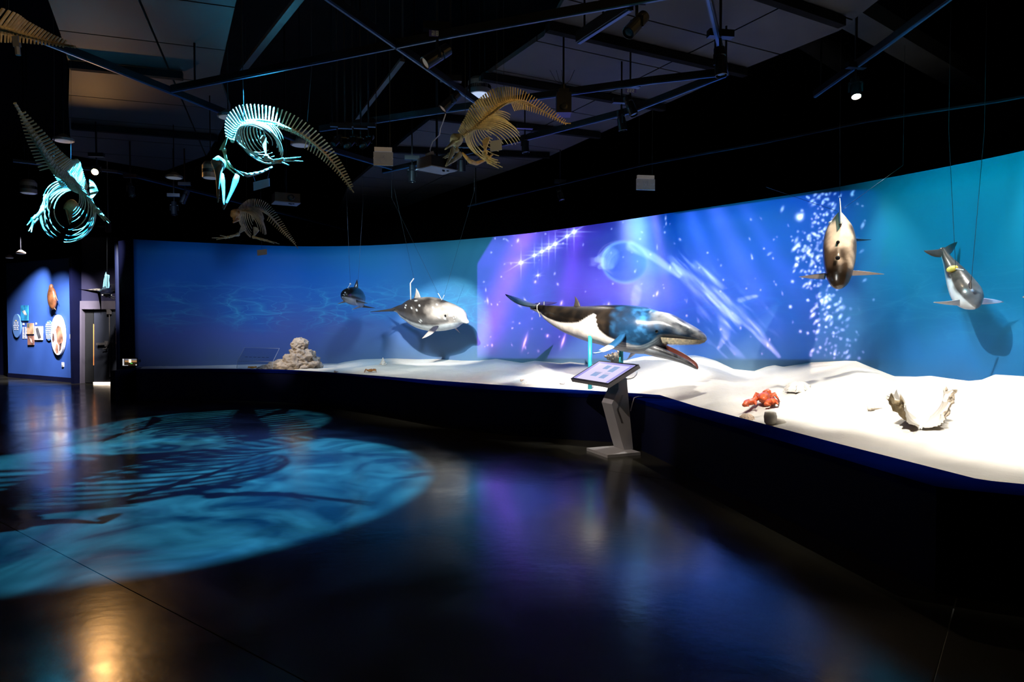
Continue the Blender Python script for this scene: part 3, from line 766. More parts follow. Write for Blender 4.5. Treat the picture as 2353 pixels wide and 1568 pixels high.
MB().fin(P(968, 688, dB(960)), P(950, 688, dB(950)), P(955.5, 662, dB(953)), P(964, 670, dB(960)), P(956, 672, dB(955)), .018, colf=lambda q, y: mixt((.3, .26, .23), (.45, .4, .36), q)).build('dorsal_fin', M_skin_matt, bk, True)
MB().fin(P(914, 707, 14.75), P(912, 716, 14.85), P(850, 717, 14.35), P(885, 713, 14.45), P(885, 716, 14.65), .022, colf=lambda q, y: (.06, .045, .04), nrm=(0, 0, 1)).build('fluke', M_skin_matt, bk, True)
MB().fin(P(912, 706, 14.85), P(908, 715, 14.95), P(893, 716, 15.55), None, None, .02, colf=lambda q, y: (.06, .045, .04), nrm=(0, 0, 1)).build('fluke', M_skin_matt, bk, True)
MB().fin(P(1008, 750, 13.95), P(996, 750, 14.05), P(969.5, 778.5, 13.80), P(999, 770, 13.75), P(982, 762, 13.90), .02, colf=lambda q, y: (.03, .03, .05) if q < .45 else (.45, .38, .34)).build('flipper', M_skin_matt, bk, True)
MB().fin(P(1046, 750, 14.35), P(1040, 752, 14.40), P(1058, 766.5, 14.55), None, None, .015, colf=lambda q, y: (.2, .18, .2)).build('flipper', M_skin_matt, bk, True)
MB().ball(P(1023, 725.5, 13.80), .02).build('eye', M_eye, bbody, True)
MB().tube([P(944, 690, 14.45), P(943, 651, 14.45), P(951, 640, 14.45)], .014, 6).build('bracket', M_white, bk, True)
mb = MB().tube([P(1006.5, 674, 14.15), P(1015.5, 690, 14.15), P(1021, 678, 14.15)], .009, 6); mb.build('hook', M_white, bk, True)
mb = MB()
for a, top in ((P(1006.5, 674, 14.15), P(900, 455, 12.95)), (P(1021, 678, 14.15), P(1090, 440, 13.25)), (P(951, 640, 14.45), P(905, 430, 14.05))):
    wire(mb, a, top, .0035)
mb.build('cable', M_wire, bk)

# --- small dark dolphin at the back
dk = thing('dark_dolphin', P(812, 681, 14), 'small black dolphin model with white belly hanging left of the spotted whale', 'dolphin')
DS = [(788, 679, 1, 1, 13.2), (790, 679.5, 7, 1, 13.2), (796, 679, 14, 1, 13.3), (806, 680, 19.5, .95, 13.6), (818, 682, 20.5, .9, 14.0), (826, 688, 15, .9, 14.5), (830.5, 697, 7.5, .9, 14.9), (832.5, 703.3, 3, 1.2, 15.1)]
def dcol(t, an, p):
    side = math.cos(an); return mixt((.007, .006, .006), (.35, .35, .4), (-.35 - side + N3(p, 3) * .15) / .2)
mb, _c = loft(DS, nst=50, nr=36, colf=dcol); mb.build('body', M_skin, dk, True)
BKc = lambda q, y: (.02, .016, .015)
MB().fin(P(823, 664, 14), P(812, 664, 14.0), P(820.5, 642, 14.1), P(823, 650, 14), P(815, 654, 14), .02, colf=BKc).build('dorsal_fin', M_skin, dk, True)
MB().fin(P(797, 689, 13.4), P(800, 694, 13.5), P(776, 698.5, 13.1), None, None, .016, colf=lambda q, y: (.15, .13, .12), nrm=(0, 0, 1)).build('flipper', M_skin, dk, True)
MB().fin(P(819, 691, 13.5), P(822, 696, 13.7), P(845, 697.5, 13.5), None, None, .02, colf=BKc, nrm=(0, 0, 1)).build('flipper', M_skin, dk, True)
MB().fin(P(831, 700, 14.9), P(834, 706, 15.1), P(808.5, 712, 14.7), None, None, .018, colf=lambda q, y: (.3, .3, .32), nrm=(0, 0, 1)).build('fluke', M_skin, dk, True)
MB().fin(P(831, 702, 15.0), P(834, 707, 15.1), P(863, 708.5, 15.0), None, None, .018, colf=BKc, nrm=(0, 0, 1)).build('fluke', M_skin, dk, True)
mb = MB(); wire(mb, P(796, 667, 13.4), P(805, 653, 13.5), .006); mb.ball(P(805, 653, 13.5), .02, 8, 5); mb.build('hook', M_white, dk)
mb = MB(); wire(mb, P(805, 653, 13.5), P(797, 470, 13.5), .0035); wire(mb, P(822, 662, 14), P(834, 470, 14), .0035); mb.build('cable', M_wire, dk)

# --- diving porpoise seen from above its nose
dv = thing('diving_porpoise', P(1928, 590, 7.9), 'brown and pale porpoise model diving nose down among the bubbles', 'porpoise')
def dvd(py): return float(np.interp(py, [480, 560, 662], [8.35, 7.95, 7.55]))
VS = [(1925, 662, 1), (1925, 659.5, 9), (1925.5, 653, 17), (1926.5, 640, 25), (1927.5, 615, 31.5), (1928.6, 591, 35), (1929.5, 560, 35.5), (1930.3, 530, 29), (1930, 508, 17), (1930, 492, 6), (1930, 486, 1)]
VS = [(a, b_, c, .85, dvd(b_)) for a, b_, c in VS]
def vcol(t, an, p):
    px, py = toPx(p); s_ = N3(p, 4)
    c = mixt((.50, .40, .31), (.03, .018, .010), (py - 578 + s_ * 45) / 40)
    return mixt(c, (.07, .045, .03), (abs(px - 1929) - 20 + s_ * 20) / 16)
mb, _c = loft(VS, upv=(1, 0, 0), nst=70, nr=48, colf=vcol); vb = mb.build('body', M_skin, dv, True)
wcf = lambda q, y: (.55, .47, .4)
MB().fin(P(1933, 515, 7.75), P(1927.5, 515, 8.5), P(1929.7, 455, 8.25), P(1932, 480, 7.95), P(1930, 476, 8.3), .022, n=12, colf=wcf, nrm=(1, 0, 0)).build('dorsal_fin', M_skin, dv, True)
MB().fin(P(1898, 628, 7.75), P(1896, 642, 7.85), P(1834.5, 636.5, 7.6), P(1870, 630, 7.7), P(1868, 643, 7.8), .022, n=12, colf=lambda q, y: (.05, .03, .02) if q < .28 else (.5, .38, .3), nrm=(0, -1, .5)).build('flipper', M_skin, dv, True)
MB().fin(P(1956, 622, 7.75), P(1956, 634, 7.85), P(2033, 630.5, 7.6), P(1990, 623, 7.7), P(1990, 633, 7.8), .022, n=12, colf=lambda q, y: (.55, .42, .33), nrm=(0, -1, .5)).build('flipper', M_skin, dv, True)
MB().fin(P(1945, 545, 8.4), P(1945, 556, 8.5), P(2003, 551, 8.5), P(1975, 551, 8.4), P(1975, 556, 8.5), .012, colf=BKc, nrm=(0, 0, 1)).build('fluke', M_skin, dv, True)
MB().fin(P(1915, 545, 8.4), P(1915, 556, 8.5), P(1889, 554, 8.5), None, None, .012, colf=BKc, nrm=(0, 0, 1)).build('fluke', M_skin, dv, True)
MB().tube([P(1930, 500, 8.3), P(1930, 530, 8.45), P(1930, 551, 8.45)], [.05, .045, .05], 10).build('tail_stock', M_skin, dv, True)
MB().tube([P(1925.5, 557, 7.78), P(1925.5, 557, 7.70)], [.02, .012], 10).build('blowhole', M_black, dv)
MB().tube([P(1925, 593, 7.60), P(1925, 593, 7.54)], [.025, .012], 10).build('blowhole', M_black, dv)
MB().tube([P(1919, 505, 8.2), P(1905.5, 512, 8.1)], .012, 6).build('bracket', M_white, dv)
mb = MB(); wire(mb, P(1930, 456, 8.25), P(1930, 300, 8.1), .0035); wire(mb, P(1937, 480, 8.2), P(2075, 380, 8.0), .0035); wire(mb, P(1925, 486, 8.2), P(1760, 430, 8.4), .0035); mb.build('cable', M_wire, dv)

# --- right hand porpoise with the tail up
tp = thing('tail_up_porpoise', P(2210, 650, 7.3), 'small dark grey porpoise model with raised tail flukes near the right edge', 'porpoise')
TS = [(2164, 573, 7, .8), (2170, 584, 8, .9), (2178, 599, 11, .95), (2187, 614, 16, 1), (2199, 636, 23, 1), (2211, 658, 28.5, 1), (2222, 677, 31, 1), (2231, 690, 27, 1), (2237, 699, 18, 1), (2240, 705, 8, 1), (2241, 707, 1, 1)]
TS = [(a, b_, c, d, float(np.interp(b_, [570, 707], [7.65, 7.0]))) for a, b_, c, d in TS]
def tcol(t, an, p):
    side = math.cos(an); px, py = toPx(p); s_ = N3(p, 4)
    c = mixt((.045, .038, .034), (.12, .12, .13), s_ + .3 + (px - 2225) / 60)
    return mixt(c, (.6, .6, .62), (-.28 - side + s_ * .1 - (.35 if py < 640 else 0)) / .15)
TUP = (.62, -.25, .75)
mb, _c = loft(TS, upv=TUP, nst=70, nr=48, colf=tcol); mb.build('body', M_skin, tp, True)
tf = lambda q, y: (.055, .042, .036)
MB().fin(P(2170, 590, 7.6), P(2162, 572, 7.6), P(2122, 576, 7.5), P(2145, 597, 7.55), P(2146, 575, 7.55), .02, n=12, colf=tf).build('fluke', M_skin, tp, True)
MB().fin(P(2176, 590, 7.6), P(2164, 575, 7.6), P(2200, 555.5, 7.75), P(2192, 580, 7.7), P(2178, 562, 7.65), .02, n=12, colf=tf).build('fluke', M_skin, tp, True)
MB().fin(P(2204, 690, 7.0), P(2206, 702, 7.05), P(2144, 695, 6.95), P(2180, 694, 6.95), P(2180, 702, 7.0), .02, colf=lambda q, y: (.4, .38, .38), nrm=(0, -.4, 1)).build('flipper', M_skin, tp, True)
MB().fin(P(2248, 686, 7.2), P(2250, 700, 7.2), P(2307, 694.5, 7.1), P(2280, 686, 7.15), P(2280, 700, 7.15), .02, colf=lambda q, y: (.3, .36, .55), nrm=(0, -.4, 1)).build('flipper', M_skin, tp, True)
MB().fin(P(2232, 665, 6.95), P(2226, 650, 6.98), P(2231, 643, 6.9), None, None, .015, colf=tf).build('dorsal_fin', M_skin, tp, True)
MB().ball(P(2188, 618, 7.28), (.07, .03, .035), ax=(V((.9, 0, .3)), V((0, 1, 0)), V((-.3, 0, .9)))).build('marker_tag', mat('yellow_tag', (.75, .5, .08), .5, noise=(9, .2)), tp, True)
MB().tube([P(2196, 618, 7.2), P(2214, 621, 7.15)], .006, 6).build('bracket', M_white, tp)
mb = MB(); wire(mb, P(2196, 618, 7.2), P(2180, 300, 7.2), .0035); wire(mb, P(2232, 645, 6.95), P(2262, 300, 7.0), .0035); mb.build('cable', M_wire, tp)

# --- a fourth model mostly past the right edge: only the flipper tip shows
ep = thing('edge_porpoise', P(2430, 650, 6.8), 'pinkish flipper tip of a porpoise model cut off by the right edge', 'porpoise')
ES = [(2400, 690, 2), (2402, 680, 16), (2412, 655, 30), (2425, 620, 36), (2440, 580, 26), (2450, 545, 10), (2455, 530, 3)]
ES = [(a, b_, c, 1, 6.6) for a, b_, c in ES]
mb, _c = loft(ES, upv=TUP, nst=30, nr=24, colf=tcol); mb.build('body', M_skin, ep, True)
MB().fin(P(2408, 670, 6.6), P(2408, 690, 6.6), P(2349, 683, 6.5), None, None, .025, colf=lambda q, y: (.6, .42, .36), nrm=(0, -.4, 1)).build('flipper', M_skin, ep, True)
mb = MB(); wire(mb, P(2430, 600, 6.6), P(2430, 300, 6.6), .0035); mb.build('cable', M_wire, ep)

# ------------------------------------------------------------------ hanging skeletons
def bonecol(base, p, k=.25):
    q = N3(p, 5) * k + 1; return tuple(max(0, c * q) for c in base)
IV = (.62, .52, .33); OC = (.55, .33, .12); GRN = (.5, .5, .36)
def skeleton(root, ctrl, nv, i0, i1, rib_r, scale=1.0, proc=None, cola=IV, colb=IV, lean=.25, ribs=True, chev_from=.55, rib_lean=.5, rib_sweep=150, proc_h=.12, cent_r=.02, tr_w=.09, tip=1.0):
    """ctrl: (px, py, depth, up dx px, up dy px, up depth) along the spine from the neck to the tail tip"""
    q = crm(ctrl, nv * 4 + 1)
    cen = [P(a[0], a[1], a[2]) for a in q]
    ups = [(P(a[0] + a[3], a[1] + a[4], a[2] + a[5]) - P(a[0], a[1], a[2])) for a in q]
    frames = []
    for i in range(nv):
        k = i * 4 + 2; t = (cen[k + 2] - cen[k - 2]); L_ = t.length; t.normalize()
        u = ups[k]; u = (u - t * u.dot(t)).normalized(); s_ = t.cross(u)
        f = i / (nv - 1); c = cen[k]; frames.append((c, t, u, s_, L_))
        col = bonecol(mixt(cola, colb, f), c)
        env = min(1, .35 + f * 3.2) if f < .2 else 1
        taper = max(.14, 1 - max(0, (f - .38)) / .62 * .92)
        r = cent_r * (.75 + .55 * math.sin(min(1, f * 1.6) * math.pi)) * max(.45, min(1, (1.02 - f) * 2.2 * tip)) * scale
        mb = MB()
        mb.tube([c - t * L_ * .42, c - t * L_ * .2, c + t * L_ * .2, c + t * L_ * .42], [r * 1.1, r * .85, r * .85, r * 1.1], 8, col=col)
        h = proc_h * scale * env * taper
        if f < .94:
            back = t * (h * lean)
            for a_, b_, w0, w1 in ((c + u * r * .6, c + u * (r + h) + back, L_ * .36, L_ * .30),):
                # neural spine: flat blade, wider along the axis
                vs = []; hw_ = .0055 * scale + r * .08
                for p_, w_ in ((a_, w0), (a_.lerp(b_, .5), w0 * .62), (b_ - (b_ - a_) * .08, w1), (b_, w1 * .8)):
                    for (x, y) in ((-1, -1), (1, -1), (1, 1), (-1, 1)): vs.append(p_ + t * (x * w_ * .55) + s_ * (y * hw_))
                fs = [(3, 2, 1, 0), (12, 13, 14, 15)]
                for a2 in range(3):
                    for k2 in range(4): k3 = (k2 + 1) % 4; fs.append((a2 * 4 + k2, a2 * 4 + k3, a2 * 4 + 4 + k3, a2 * 4 + 4 + k2))
                mb.add(vs, fs, col)
        if .03 < f < .86:
            w_ = tr_w * scale * env * max(.1, 1 - max(0, f - .3) / .56) * (.55 if f < .22 else 1)
            for sg in (-1, 1):
                a_ = c + s_ * sg * r * .7; b_ = c + s_ * sg * (r + w_) - u * w_ * .12 + t * w_ * .15
                vs = []
                for p_, ww in ((a_, L_ * .2), (a_.lerp(b_, .6), L_ * .2), (b_, L_ * .3)):
                    for (x, y) in ((-1, -1), (1, -1), (1, 1), (-1, 1)): vs.append(p_ + t * (x * ww) + u * (y * .004 * scale))
                fs = [(3, 2, 1, 0), (8, 9, 10, 11)]
                for a2 in range(2):
                    for k2 in range(4): k3 = (k2 + 1) % 4; fs.append((a2 * 4 + k2, a2 * 4 + k3, a2 * 4 + 4 + k3, a2 * 4 + 4 + k2))
                mb.add(vs, fs, col)
        if chev_from < f < .95:
            hh = proc_h * .55 * scale * max(.12, 1 - (f - chev_from) / (.96 - chev_from))
            mb.tube([c - u * r * .8, c - u * (r + hh) + t * hh * .35], [.009 * scale, .006 * scale], 5, col=col)
        mb.build('vertebra', M_bone, root, False)
    if ribs:
        nr_ = i1 - i0 + 1
        for j, i in enumerate(range(i0, i1 + 1)):
            c, t, u, s_, L_ = frames[i]; f = j / max(1, nr_ - 1)
            Rr = rib_r * scale * (.62 + .38 * math.sin(math.pi * min(1, f * 1.15 + .12)))
            sweep = rib_sweep * (1 - .38 * f ** 2)
            for sg in (-1, 1):
                pts = []; rads = []
                for k in range(13):
                    a = R(8 + sweep * k / 12)
                    pts.append(c - u * (Rr * 1.12 * (1 - math.cos(a))) + s_ * (sg * Rr * .92 * math.sin(a)) + t * (rib_lean * Rr * (k / 12) ** 1.1))
                    rads.append((.0075 + .003 * math.sin(math.pi * k / 12)) * scale * (1 - .45 * (k / 12)))
                mb = MB().tube(pts, rads, 6, col=bonecol(mixt(cola, colb, f * .25), pts[6])); mb.build('rib', M_bone, root, True)
    return frames
def skull(root, back, front, mand_hinges, mand_tip, up, size, col=IV, teeth=True, scap=None):
    back = V(back); front = V(front); ax = (front - back).normalized(); u = V(up); u = (u - ax * u.dot(ax)).normalized(); s_ = ax.cross(u)
    bc = back + ax * size * .4
    mb = MB().ball(bc, (size * .62, size * .55, size * .58), 14, 10, ax=(ax, s_, u), col=bonecol(col, bc), bumpy=.25, seed=size * 7)
    L_ = (front - bc).length; pts = [bc + ax * L_ * q_ - u * size * .25 * q_ for q_ in (.12, .35, .6, .85, 1)]
    n_ = 10; vs = []; fs = []
    for i, (p, wr, hr) in enumerate(zip(pts, (.5, .3, .2, .13, .05), (.32, .18, .12, .09, .04))):
        for k in range(n_):
            a = 2 * math.pi * k / n_; vs.append(p + s_ * math.cos(a) * size * wr + u * math.sin(a) * size * hr)
    for i in range(4):
        for k in range(n_): k2 = (k + 1) % n_; fs.append((i * n_ + k, i * n_ + k2, (i + 1) * n_ + k2, (i + 1) * n_ + k))
    fs.append(tuple(4 * n_ + k for k in range(n_))); mb.add(vs, fs, bonecol(col, front))
    for sg in (-1, 1): mb.tube([bc + s_ * sg * size * .5, bc + s_ * sg * size * .58 + ax * size * .3 - u * size * .2, bc + s_ * sg * size * .35 + ax * size * .6 - u * size * .15], [size * .09, size * .06, size * .05], 7, col=col)
    sk = mb.build('skull', M_bone, root, True)
    tip = V(mand_tip)
    for hgt in mand_hinges:
        hgt = V(hgt); mid = hgt.lerp(tip, .5) - u * size * .06; d = (tip - hgt); sd_ = d.cross(u).normalized()
        vs = []; fs = []
        for p, w_, hh in ((hgt, .03, .2), (hgt.lerp(mid, .35), .035, .26), (mid, .03, .16), (mid.lerp(tip, .6), .03, .10), (tip, .03, .06)):
            for k in range(8):
                a = 2 * math.pi * k / 8; vs.append(p + sd_ * math.cos(a) * size * w_ * 1.6 + d.normalized().cross(sd_) * math.sin(a) * size * hh)
        for i in range(4):
            for k in range(8): k2 = (k + 1) % 8; fs.append((i * 8 + k, i * 8 + k2, (i + 1) * 8 + k2, (i + 1) * 8 + k))
        fs += [tuple(range(7, -1, -1)), tuple(32 + k for k in range(8))]
        m_ = MB().add(vs, fs, bonecol(col, mid)).build('mandible', M_bone, root, True)
        if teeth:
            mb = MB(); nrm_ = (bc + ax * L_ * .6 - mid).normalized()
            for i in range(16):
                p = mid.lerp(tip, i / 15.0 * .95) + nrm_ * size * .08; mb.tube([p, p + nrm_ * size * .11], [size * .022, size * .004], 4, col=col)
            mb.build('teeth', M_bone, m_, kind='stuff')
    if teeth:
        mb = MB(); nrm_ = (tip - front).normalized()
        for i in range(16):
            for sg in (-1, 1):
                p = pts[1].lerp(pts[4], i / 16) + s_ * sg * size * (.16 - .006 * i); mb.tube([p, p - u * size * .16], [size * .02, size * .004], 4, col=col)
        mb.build('teeth', M_bone, sk, kind='stuff')
def limb(root, pts, sh, tips, col=IV, rb=.022):
    """pts: shoulder, elbow, wrist; tips: finger tip points"""
    a, b_, c = [V(p) for p in pts]
    if sh:
        k, l_, m_ = [V(p) for p in sh]; nrm = (k - a).cross(l_ - a).normalized()
        poly = [a, a.lerp(k, .5) + (l_ - k) * -.02, k, k.lerp(l_, .35) + (k.lerp(l_, .5) - a) * .14, k.lerp(l_, .7) + (k.lerp(l_, .5) - a) * .12, l_, a.lerp(l_, .45)]
        mb = MB().prism(poly, nrm, .012); mb.c = [bonecol(col, p) for p in mb.v]; mb.build('shoulder_blade', M_bone, root)
    mb = MB().tube([a, a.lerp(b_, .5), b_], [rb * 1.3, rb * .85, rb * 1.1], 8, col=col); mb.ball(a, rb * 1.5, 8, 6, col=col); mb.build('humerus', M_bone, root, True)
    off = (c - b_).cross(V(tips[0]) - V(tips[-1]) if len(tips) > 1 else V((0, 0, 1)))
    side = (V(tips[0]) - V(tips[-1])).normalized() * rb * .8
    for sg, nm in ((1, 'radius_bone'), (-1, 'ulna_bone')):
        MB().tube([b_ + side * sg, (b_ + c) / 2 + side * sg * 1.1, c + side * sg * 1.3], [rb * .95, rb * .75, rb * .95], 7, col=col).build(nm, M_bone, root, True)
    for i, tp_ in enumerate(tips):
        tp_ = V(tp_); st = c + side * (1.3 - 2.6 * i / max(1, len(tips) - 1)); n_ = 7; mb = MB()
        for k in range(n_):
            p0 = st.lerp(tp_, k / n_); p1 = st.lerp(tp_, (k + .86) / n_); r_ = rb * (.62 - .42 * k / n_)
            mb.tube([p0, (p0 + p1) / 2, p1], [r_, r_ * .75, r_], 6, col=col)
        mb.build('finger_bone', M_bone, root, True)
M_tagw = mat('label_card', (.30, .31, .34), .5, noise=(8, .06))
def placard(root, c4, wires_to):
    a, b_, c, d = [V(p) for p in c4]
    o = MB().prism([a, b_, c, d], (b_ - a).cross(d - a), .008).build('label_card', M_tagw, root)

# 1 - big dolphin skeleton in the gobo beam
s2 = thing('dolphin_skeleton', P(610, 310, 8.0), 'large open-jawed dolphin skeleton glowing cyan in the light beam over the floor', 'skeleton', 'hanging skeletons')
ct = [(534, 325, 7.35, -26, -22, .0), (540, 303, 7.5, -22, -26, 0), (554, 287, 7.65, -14, -30, 0), (580, 281, 7.85, -7, -32, 0), (612, 283, 8.05, -2, -34, 0), (645, 290, 8.2, 4, -34, 0), (680, 304, 8.3, 10, -32, 0), (715, 326, 8.35, 16, -28, 0),
      (745, 352, 8.35, 20, -22, 0), (768, 378, 8.3, 22, -16, 0), (788, 405, 8.25, 22, -12, 0), (804, 430, 8.2, 22, -10, 0), (813, 443, 8.2, 22, -10, 0)]
fr2 = skeleton(s2, ct, 56, 5, 18, .235, 1.0, cola=IV, colb=OC, proc_h=.17, cent_r=.026, tr_w=.09, rib_lean=.75, rib_sweep=158)
skull(s2, P(503, 368, 7.2), P(494, 462, 6.95), [P(509, 398, 7.15), P(546, 402, 7.2)], P(514, 481, 6.9), (-.7, -.6, .5), .125, GRN)
limb(s2, [P(612, 362, 7.5), P(628, 372, 7.5), P(648, 369, 7.5)], [P(598, 318, 7.6), P(612, 316, 7.62), P(604, 350, 7.55)], [P(692, 361, 7.4), P(697, 371, 7.4), P(664, 380, 7.4)], IV, .022)
limb(s2, [P(515, 345, 7.3), P(520, 372, 7.3), P(528, 385, 7.3)], [P(524, 312, 7.3), P(504, 345, 7.3), P(510, 350, 7.3)], [P(560, 405, 7.3), P(550, 408, 7.3)], OC, .018)
mb = MB().tube([P(545, 395, 7.35), P(570, 403, 7.5), P(600, 396, 7.7), P(625, 384, 7.9)], [.018, .022, .016, .01], 7, col=IV); mb.build('breastbone', M_bone, s2, True)
placard(s2, [P(582, 419, 7.5), P(619, 410, 7.5), P(619.5, 428, 7.5), P(583, 438.5, 7.5)], None)
mb = MB(); wire(mb, P(582, 404, 7.5), P(586, 417, 7.5), .003); wire(mb, P(621, 384, 7.5), P(615, 411, 7.5), .003)
wire(mb, P(560, 285, 7.7), P(556, 60, 7.7), .007); wire(mb, P(706, 280, 8.3), P(716, 160, 8.2), .004); mb.build('cable', M_wire, s2)

# 2 - skeleton seen from behind at the left
_P = P
def P(px, py, d): return _P(px, py, d * .84)
s1 = thing('porpoise_skeleton', P(150, 450, 9.2), 'porpoise skeleton at left seen from the tail, its rib rings lit cyan', 'skeleton', 'hanging skeletons')
ct = [(196, 452, 10.3, 16, -30, 0), (182, 446, 9.9, 14, -30, 0), (168, 436, 9.5, 14, -28, 0), (152, 416, 9.1, 20, -24, 0), (132, 394, 8.75, 24, -18, 0), (108, 361, 8.4, 26, -14, 0), (84, 322, 8.1, 24, -10, 0), (58, 278, 7.9, 20, -8, 0), (34, 237, 7.7, 20, -8, 0)]
ct = [(a, b_ - (10 if c > 9 else 0), c, d, e_ - 4, f_) for a, b_, c, d, e_, f_ in ct]
fr1 = skeleton(s1, ct, 46, 2, 13, .30, 1.0, cola=IV, colb=GRN, proc_h=.17, cent_r=.045, tr_w=.11, tip=1.9, rib_lean=-.2, rib_sweep=165, lean=.3)
limb(s1, [P(100, 478, 9.6), P(84, 500, 9.5), P(76, 508, 9.4)], [P(112, 455, 9.8), P(100, 448, 9.9), P(92, 460, 9.8)], [P(66, 532, 9.3), P(72, 535, 9.3), P(62, 518, 9.3)], IV, .022)
limb(s1, [P(208, 462, 9.9), P(220, 480, 9.9), P(226, 487, 9.9)], [P(205, 412, 10.0), P(226, 440, 10.0), P(226, 465, 9.9)], [P(254, 511, 9.9), P(251, 514, 9.9), P(240, 508, 9.9)], IV, .022)
skull(s1, P(165, 470, 10.4), P(160, 500, 10.9), [P(150, 475, 10.5), P(180, 475, 10.5)], P(160, 515, 10.9), (0, 0, 1), .14, OC, teeth=False)
mb = MB(); wire(mb, P(124.5, 370, 8.9), P(124, 140, 8.9), .006); wire(mb, P(163, 410, 9.3), P(163, 150, 9.3), .002); mb.build('cable', M_wire, s1)

P = _P

# 3 - tail entering at the top left corner
s3 = thing('tail_skeleton', P(40, 80, 5.6), 'amber whale tail vertebrae entering the frame at the top left corner', 'skeleton', 'hanging skeletons')
ct = [(-330, 150, 6.3, -14, -30, 0), (-260, 105, 6.15, -8, -30, 0), (-180, 70, 6.0, -4, -30, 0), (-90, 54, 5.85, 2, -30, 0), (0, 68, 5.7, 10, -30, 0), (40, 77, 5.65, 12, -30, 0), (85, 89, 5.6, 12, -28, 0), (130, 100, 5.55, 10, -28, 0), (173, 108, 5.5, 8, -28, 0)]
fr3 = skeleton(s3, ct, 44, 4, 15, .25, 1.0, cola=IV, colb=(.66, .42, .16), proc_h=.16, cent_r=.032, tr_w=.10, rib_lean=.6, lean=.6, chev_from=.4)
mb = MB().bar(P(36, 84, 5.65), P(40, 108, 5.65), .03, .05); mb.tube([P(40, 108, 5.65), P(42, 127, 5.65)], .02, 6); mb.build('bracket', M_grey, s3)
mb = MB(); wire(mb, P(-100, 50, 5.85), P(-100, -60, 5.85), .004); wire(mb, P(20, 60, 5.7), P(20, -60, 5.7), .004); mb.build('cable', M_wire, s3)

# 4 - small skeleton above the mural
s4 = thing('small_skeleton', P(590, 500, 11.5), 'small amber porpoise skeleton hanging low in front of the mural top edge', 'skeleton', 'hanging skeletons')
ct = [(548, 488, 11.3, -4, -20, 0), (560, 484, 11.4, -2, -20, 0), (573, 481, 11.5, 0, -20, 0), (588, 479.5, 11.6, 3, -20, 0), (604, 484, 11.7, 7, -18, 0), (620, 496, 11.8, 9, -15, 0), (640, 518, 11.85, 9, -12, 0), (656, 537, 11.9, 9, -10, 0), (672, 555, 11.9, 8, -8, 0), (685, 571, 11.9, 8, -8, 0)]
fr4 = skeleton(s4, ct, 44, 2, 15, .255, 1.0, cola=(.62, .52, .32), colb=(.5, .42, .25), proc_h=.13, cent_r=.024, tr_w=.09, rib_lean=.35, rib_sweep=125)
skull(s4, P(545, 488, 11.3), P(533, 506, 11.1), [P(540, 500, 11.3), P(550, 500, 11.3)], P(536, 512, 11.0), (-.5, 0, .8), .15, (.6, .42, .2), teeth=False)
limb(s4, [P(547, 539, 11.2), P(530, 544, 11.1), P(520, 546, 11.1)], [P(556, 515, 11.3), P(566, 528, 11.3), P(560, 538, 11.3)], [P(486, 547, 11.0), P(497, 551, 11.0), P(505, 541, 11.0)], (.45, .48, .38), .022)
limb(s4, [P(583, 545, 11.2), P(600, 550, 11.1), P(612, 553, 11.1)], [P(582, 522, 11.3), P(596, 530, 11.3), P(590, 540, 11.3)], [P(642, 561, 11.0), P(636, 558, 11.0), P(630, 560, 11.0)], (.45, .48, .38), .02)
placard(s4, [P(591, 575, 11.4), P(613, 572.5, 11.4), P(613.5, 585, 11.4), P(591.5, 588, 11.4)], None)
mb = MB(); wire(mb, P(600, 548, 11.4), P(602, 574, 11.4), .003); wire(mb, P(566, 480, 11.4), P(566, 300, 11.3), .004); wire(mb, P(599, 470, 11.6), P(599, 300, 11.5), .004); mb.build('cable', M_wire, s4)

# 5 - right skeleton, bent like a bow, seen from below
_P = P
def P(px, py, d): return _P(px, py, d * .8)
s5 = thing('arched_skeleton', P(1150, 270, 8.7), 'arched ochre dolphin skeleton with beak agape in the middle of the ceiling', 'skeleton', 'hanging skeletons')
ct = [(1062, 314, 8.0, -14, -14, .0), (1076, 305, 8.1, -14, -18, 0), (1093, 293, 8.25, -14, -22, 0), (1110, 276, 8.4, -13, -25, 0), (1127, 260, 8.6, -12, -28, 0), (1145, 245, 8.8, -8, -30, 0), (1163, 236, 9.0, -2, -31, 0), (1182, 232, 9.15, 1, -31, 0),
      (1203, 235, 9.25, 5, -30, 0), (1226, 245, 9.3, 10, -28, 0), (1250, 257, 9.3, 12, -25, 0), (1274, 270, 9.3, 13, -22, 0), (1296, 282, 9.3, 10, -22, 0), (1312, 284, 9.3, 4, -22, 0)]
fr5 = skeleton(s5, ct, 58, 3, 17, .27, .8, cola=(.6, .55, .33), colb=(.66, .4, .1), proc_h=.19, cent_r=.026, tr_w=.15, rib_lean=.9, rib_sweep=120, chev_from=.5)
skull(s5, P(1055, 318, 7.9), P(1018, 338, 7.7), [P(1043, 340, 7.8), P(1060, 352, 7.9)], P(1024, 382, 7.6), (-.2, .1, .8), .105, GRN, teeth=False)
limb(s5, [P(1114, 352, 8.2), P(1118, 362, 8.1), P(1124, 370, 8.1)], [P(1108, 325, 8.4), P(1126, 318, 8.4), P(1128, 345, 8.3)], [P(1149, 375, 8.0), P(1155, 385, 8.0), P(1146, 387, 8.0)], (.6, .5, .26), .018)
limb(s5, [P(1050, 346, 7.9), P(1040, 352, 7.8), P(1034, 356, 7.8)], [P(1043, 328, 7.9), P(1062, 316, 8.0), P(1060, 338, 7.9)], [P(1018, 363, 7.7), P(1022, 364, 7.7)], GRN, .015)
mb = MB().tube([P(1062, 352, 8.0), P(1080, 371, 8.2), P(1095, 376, 8.4), P(1115, 368, 8.6), P(1132, 355, 8.8)], [.012, .022, .02, .012, .01], 7, col=(.5, .34, .12)); mb.build('breastbone', M_bone, s5, True)
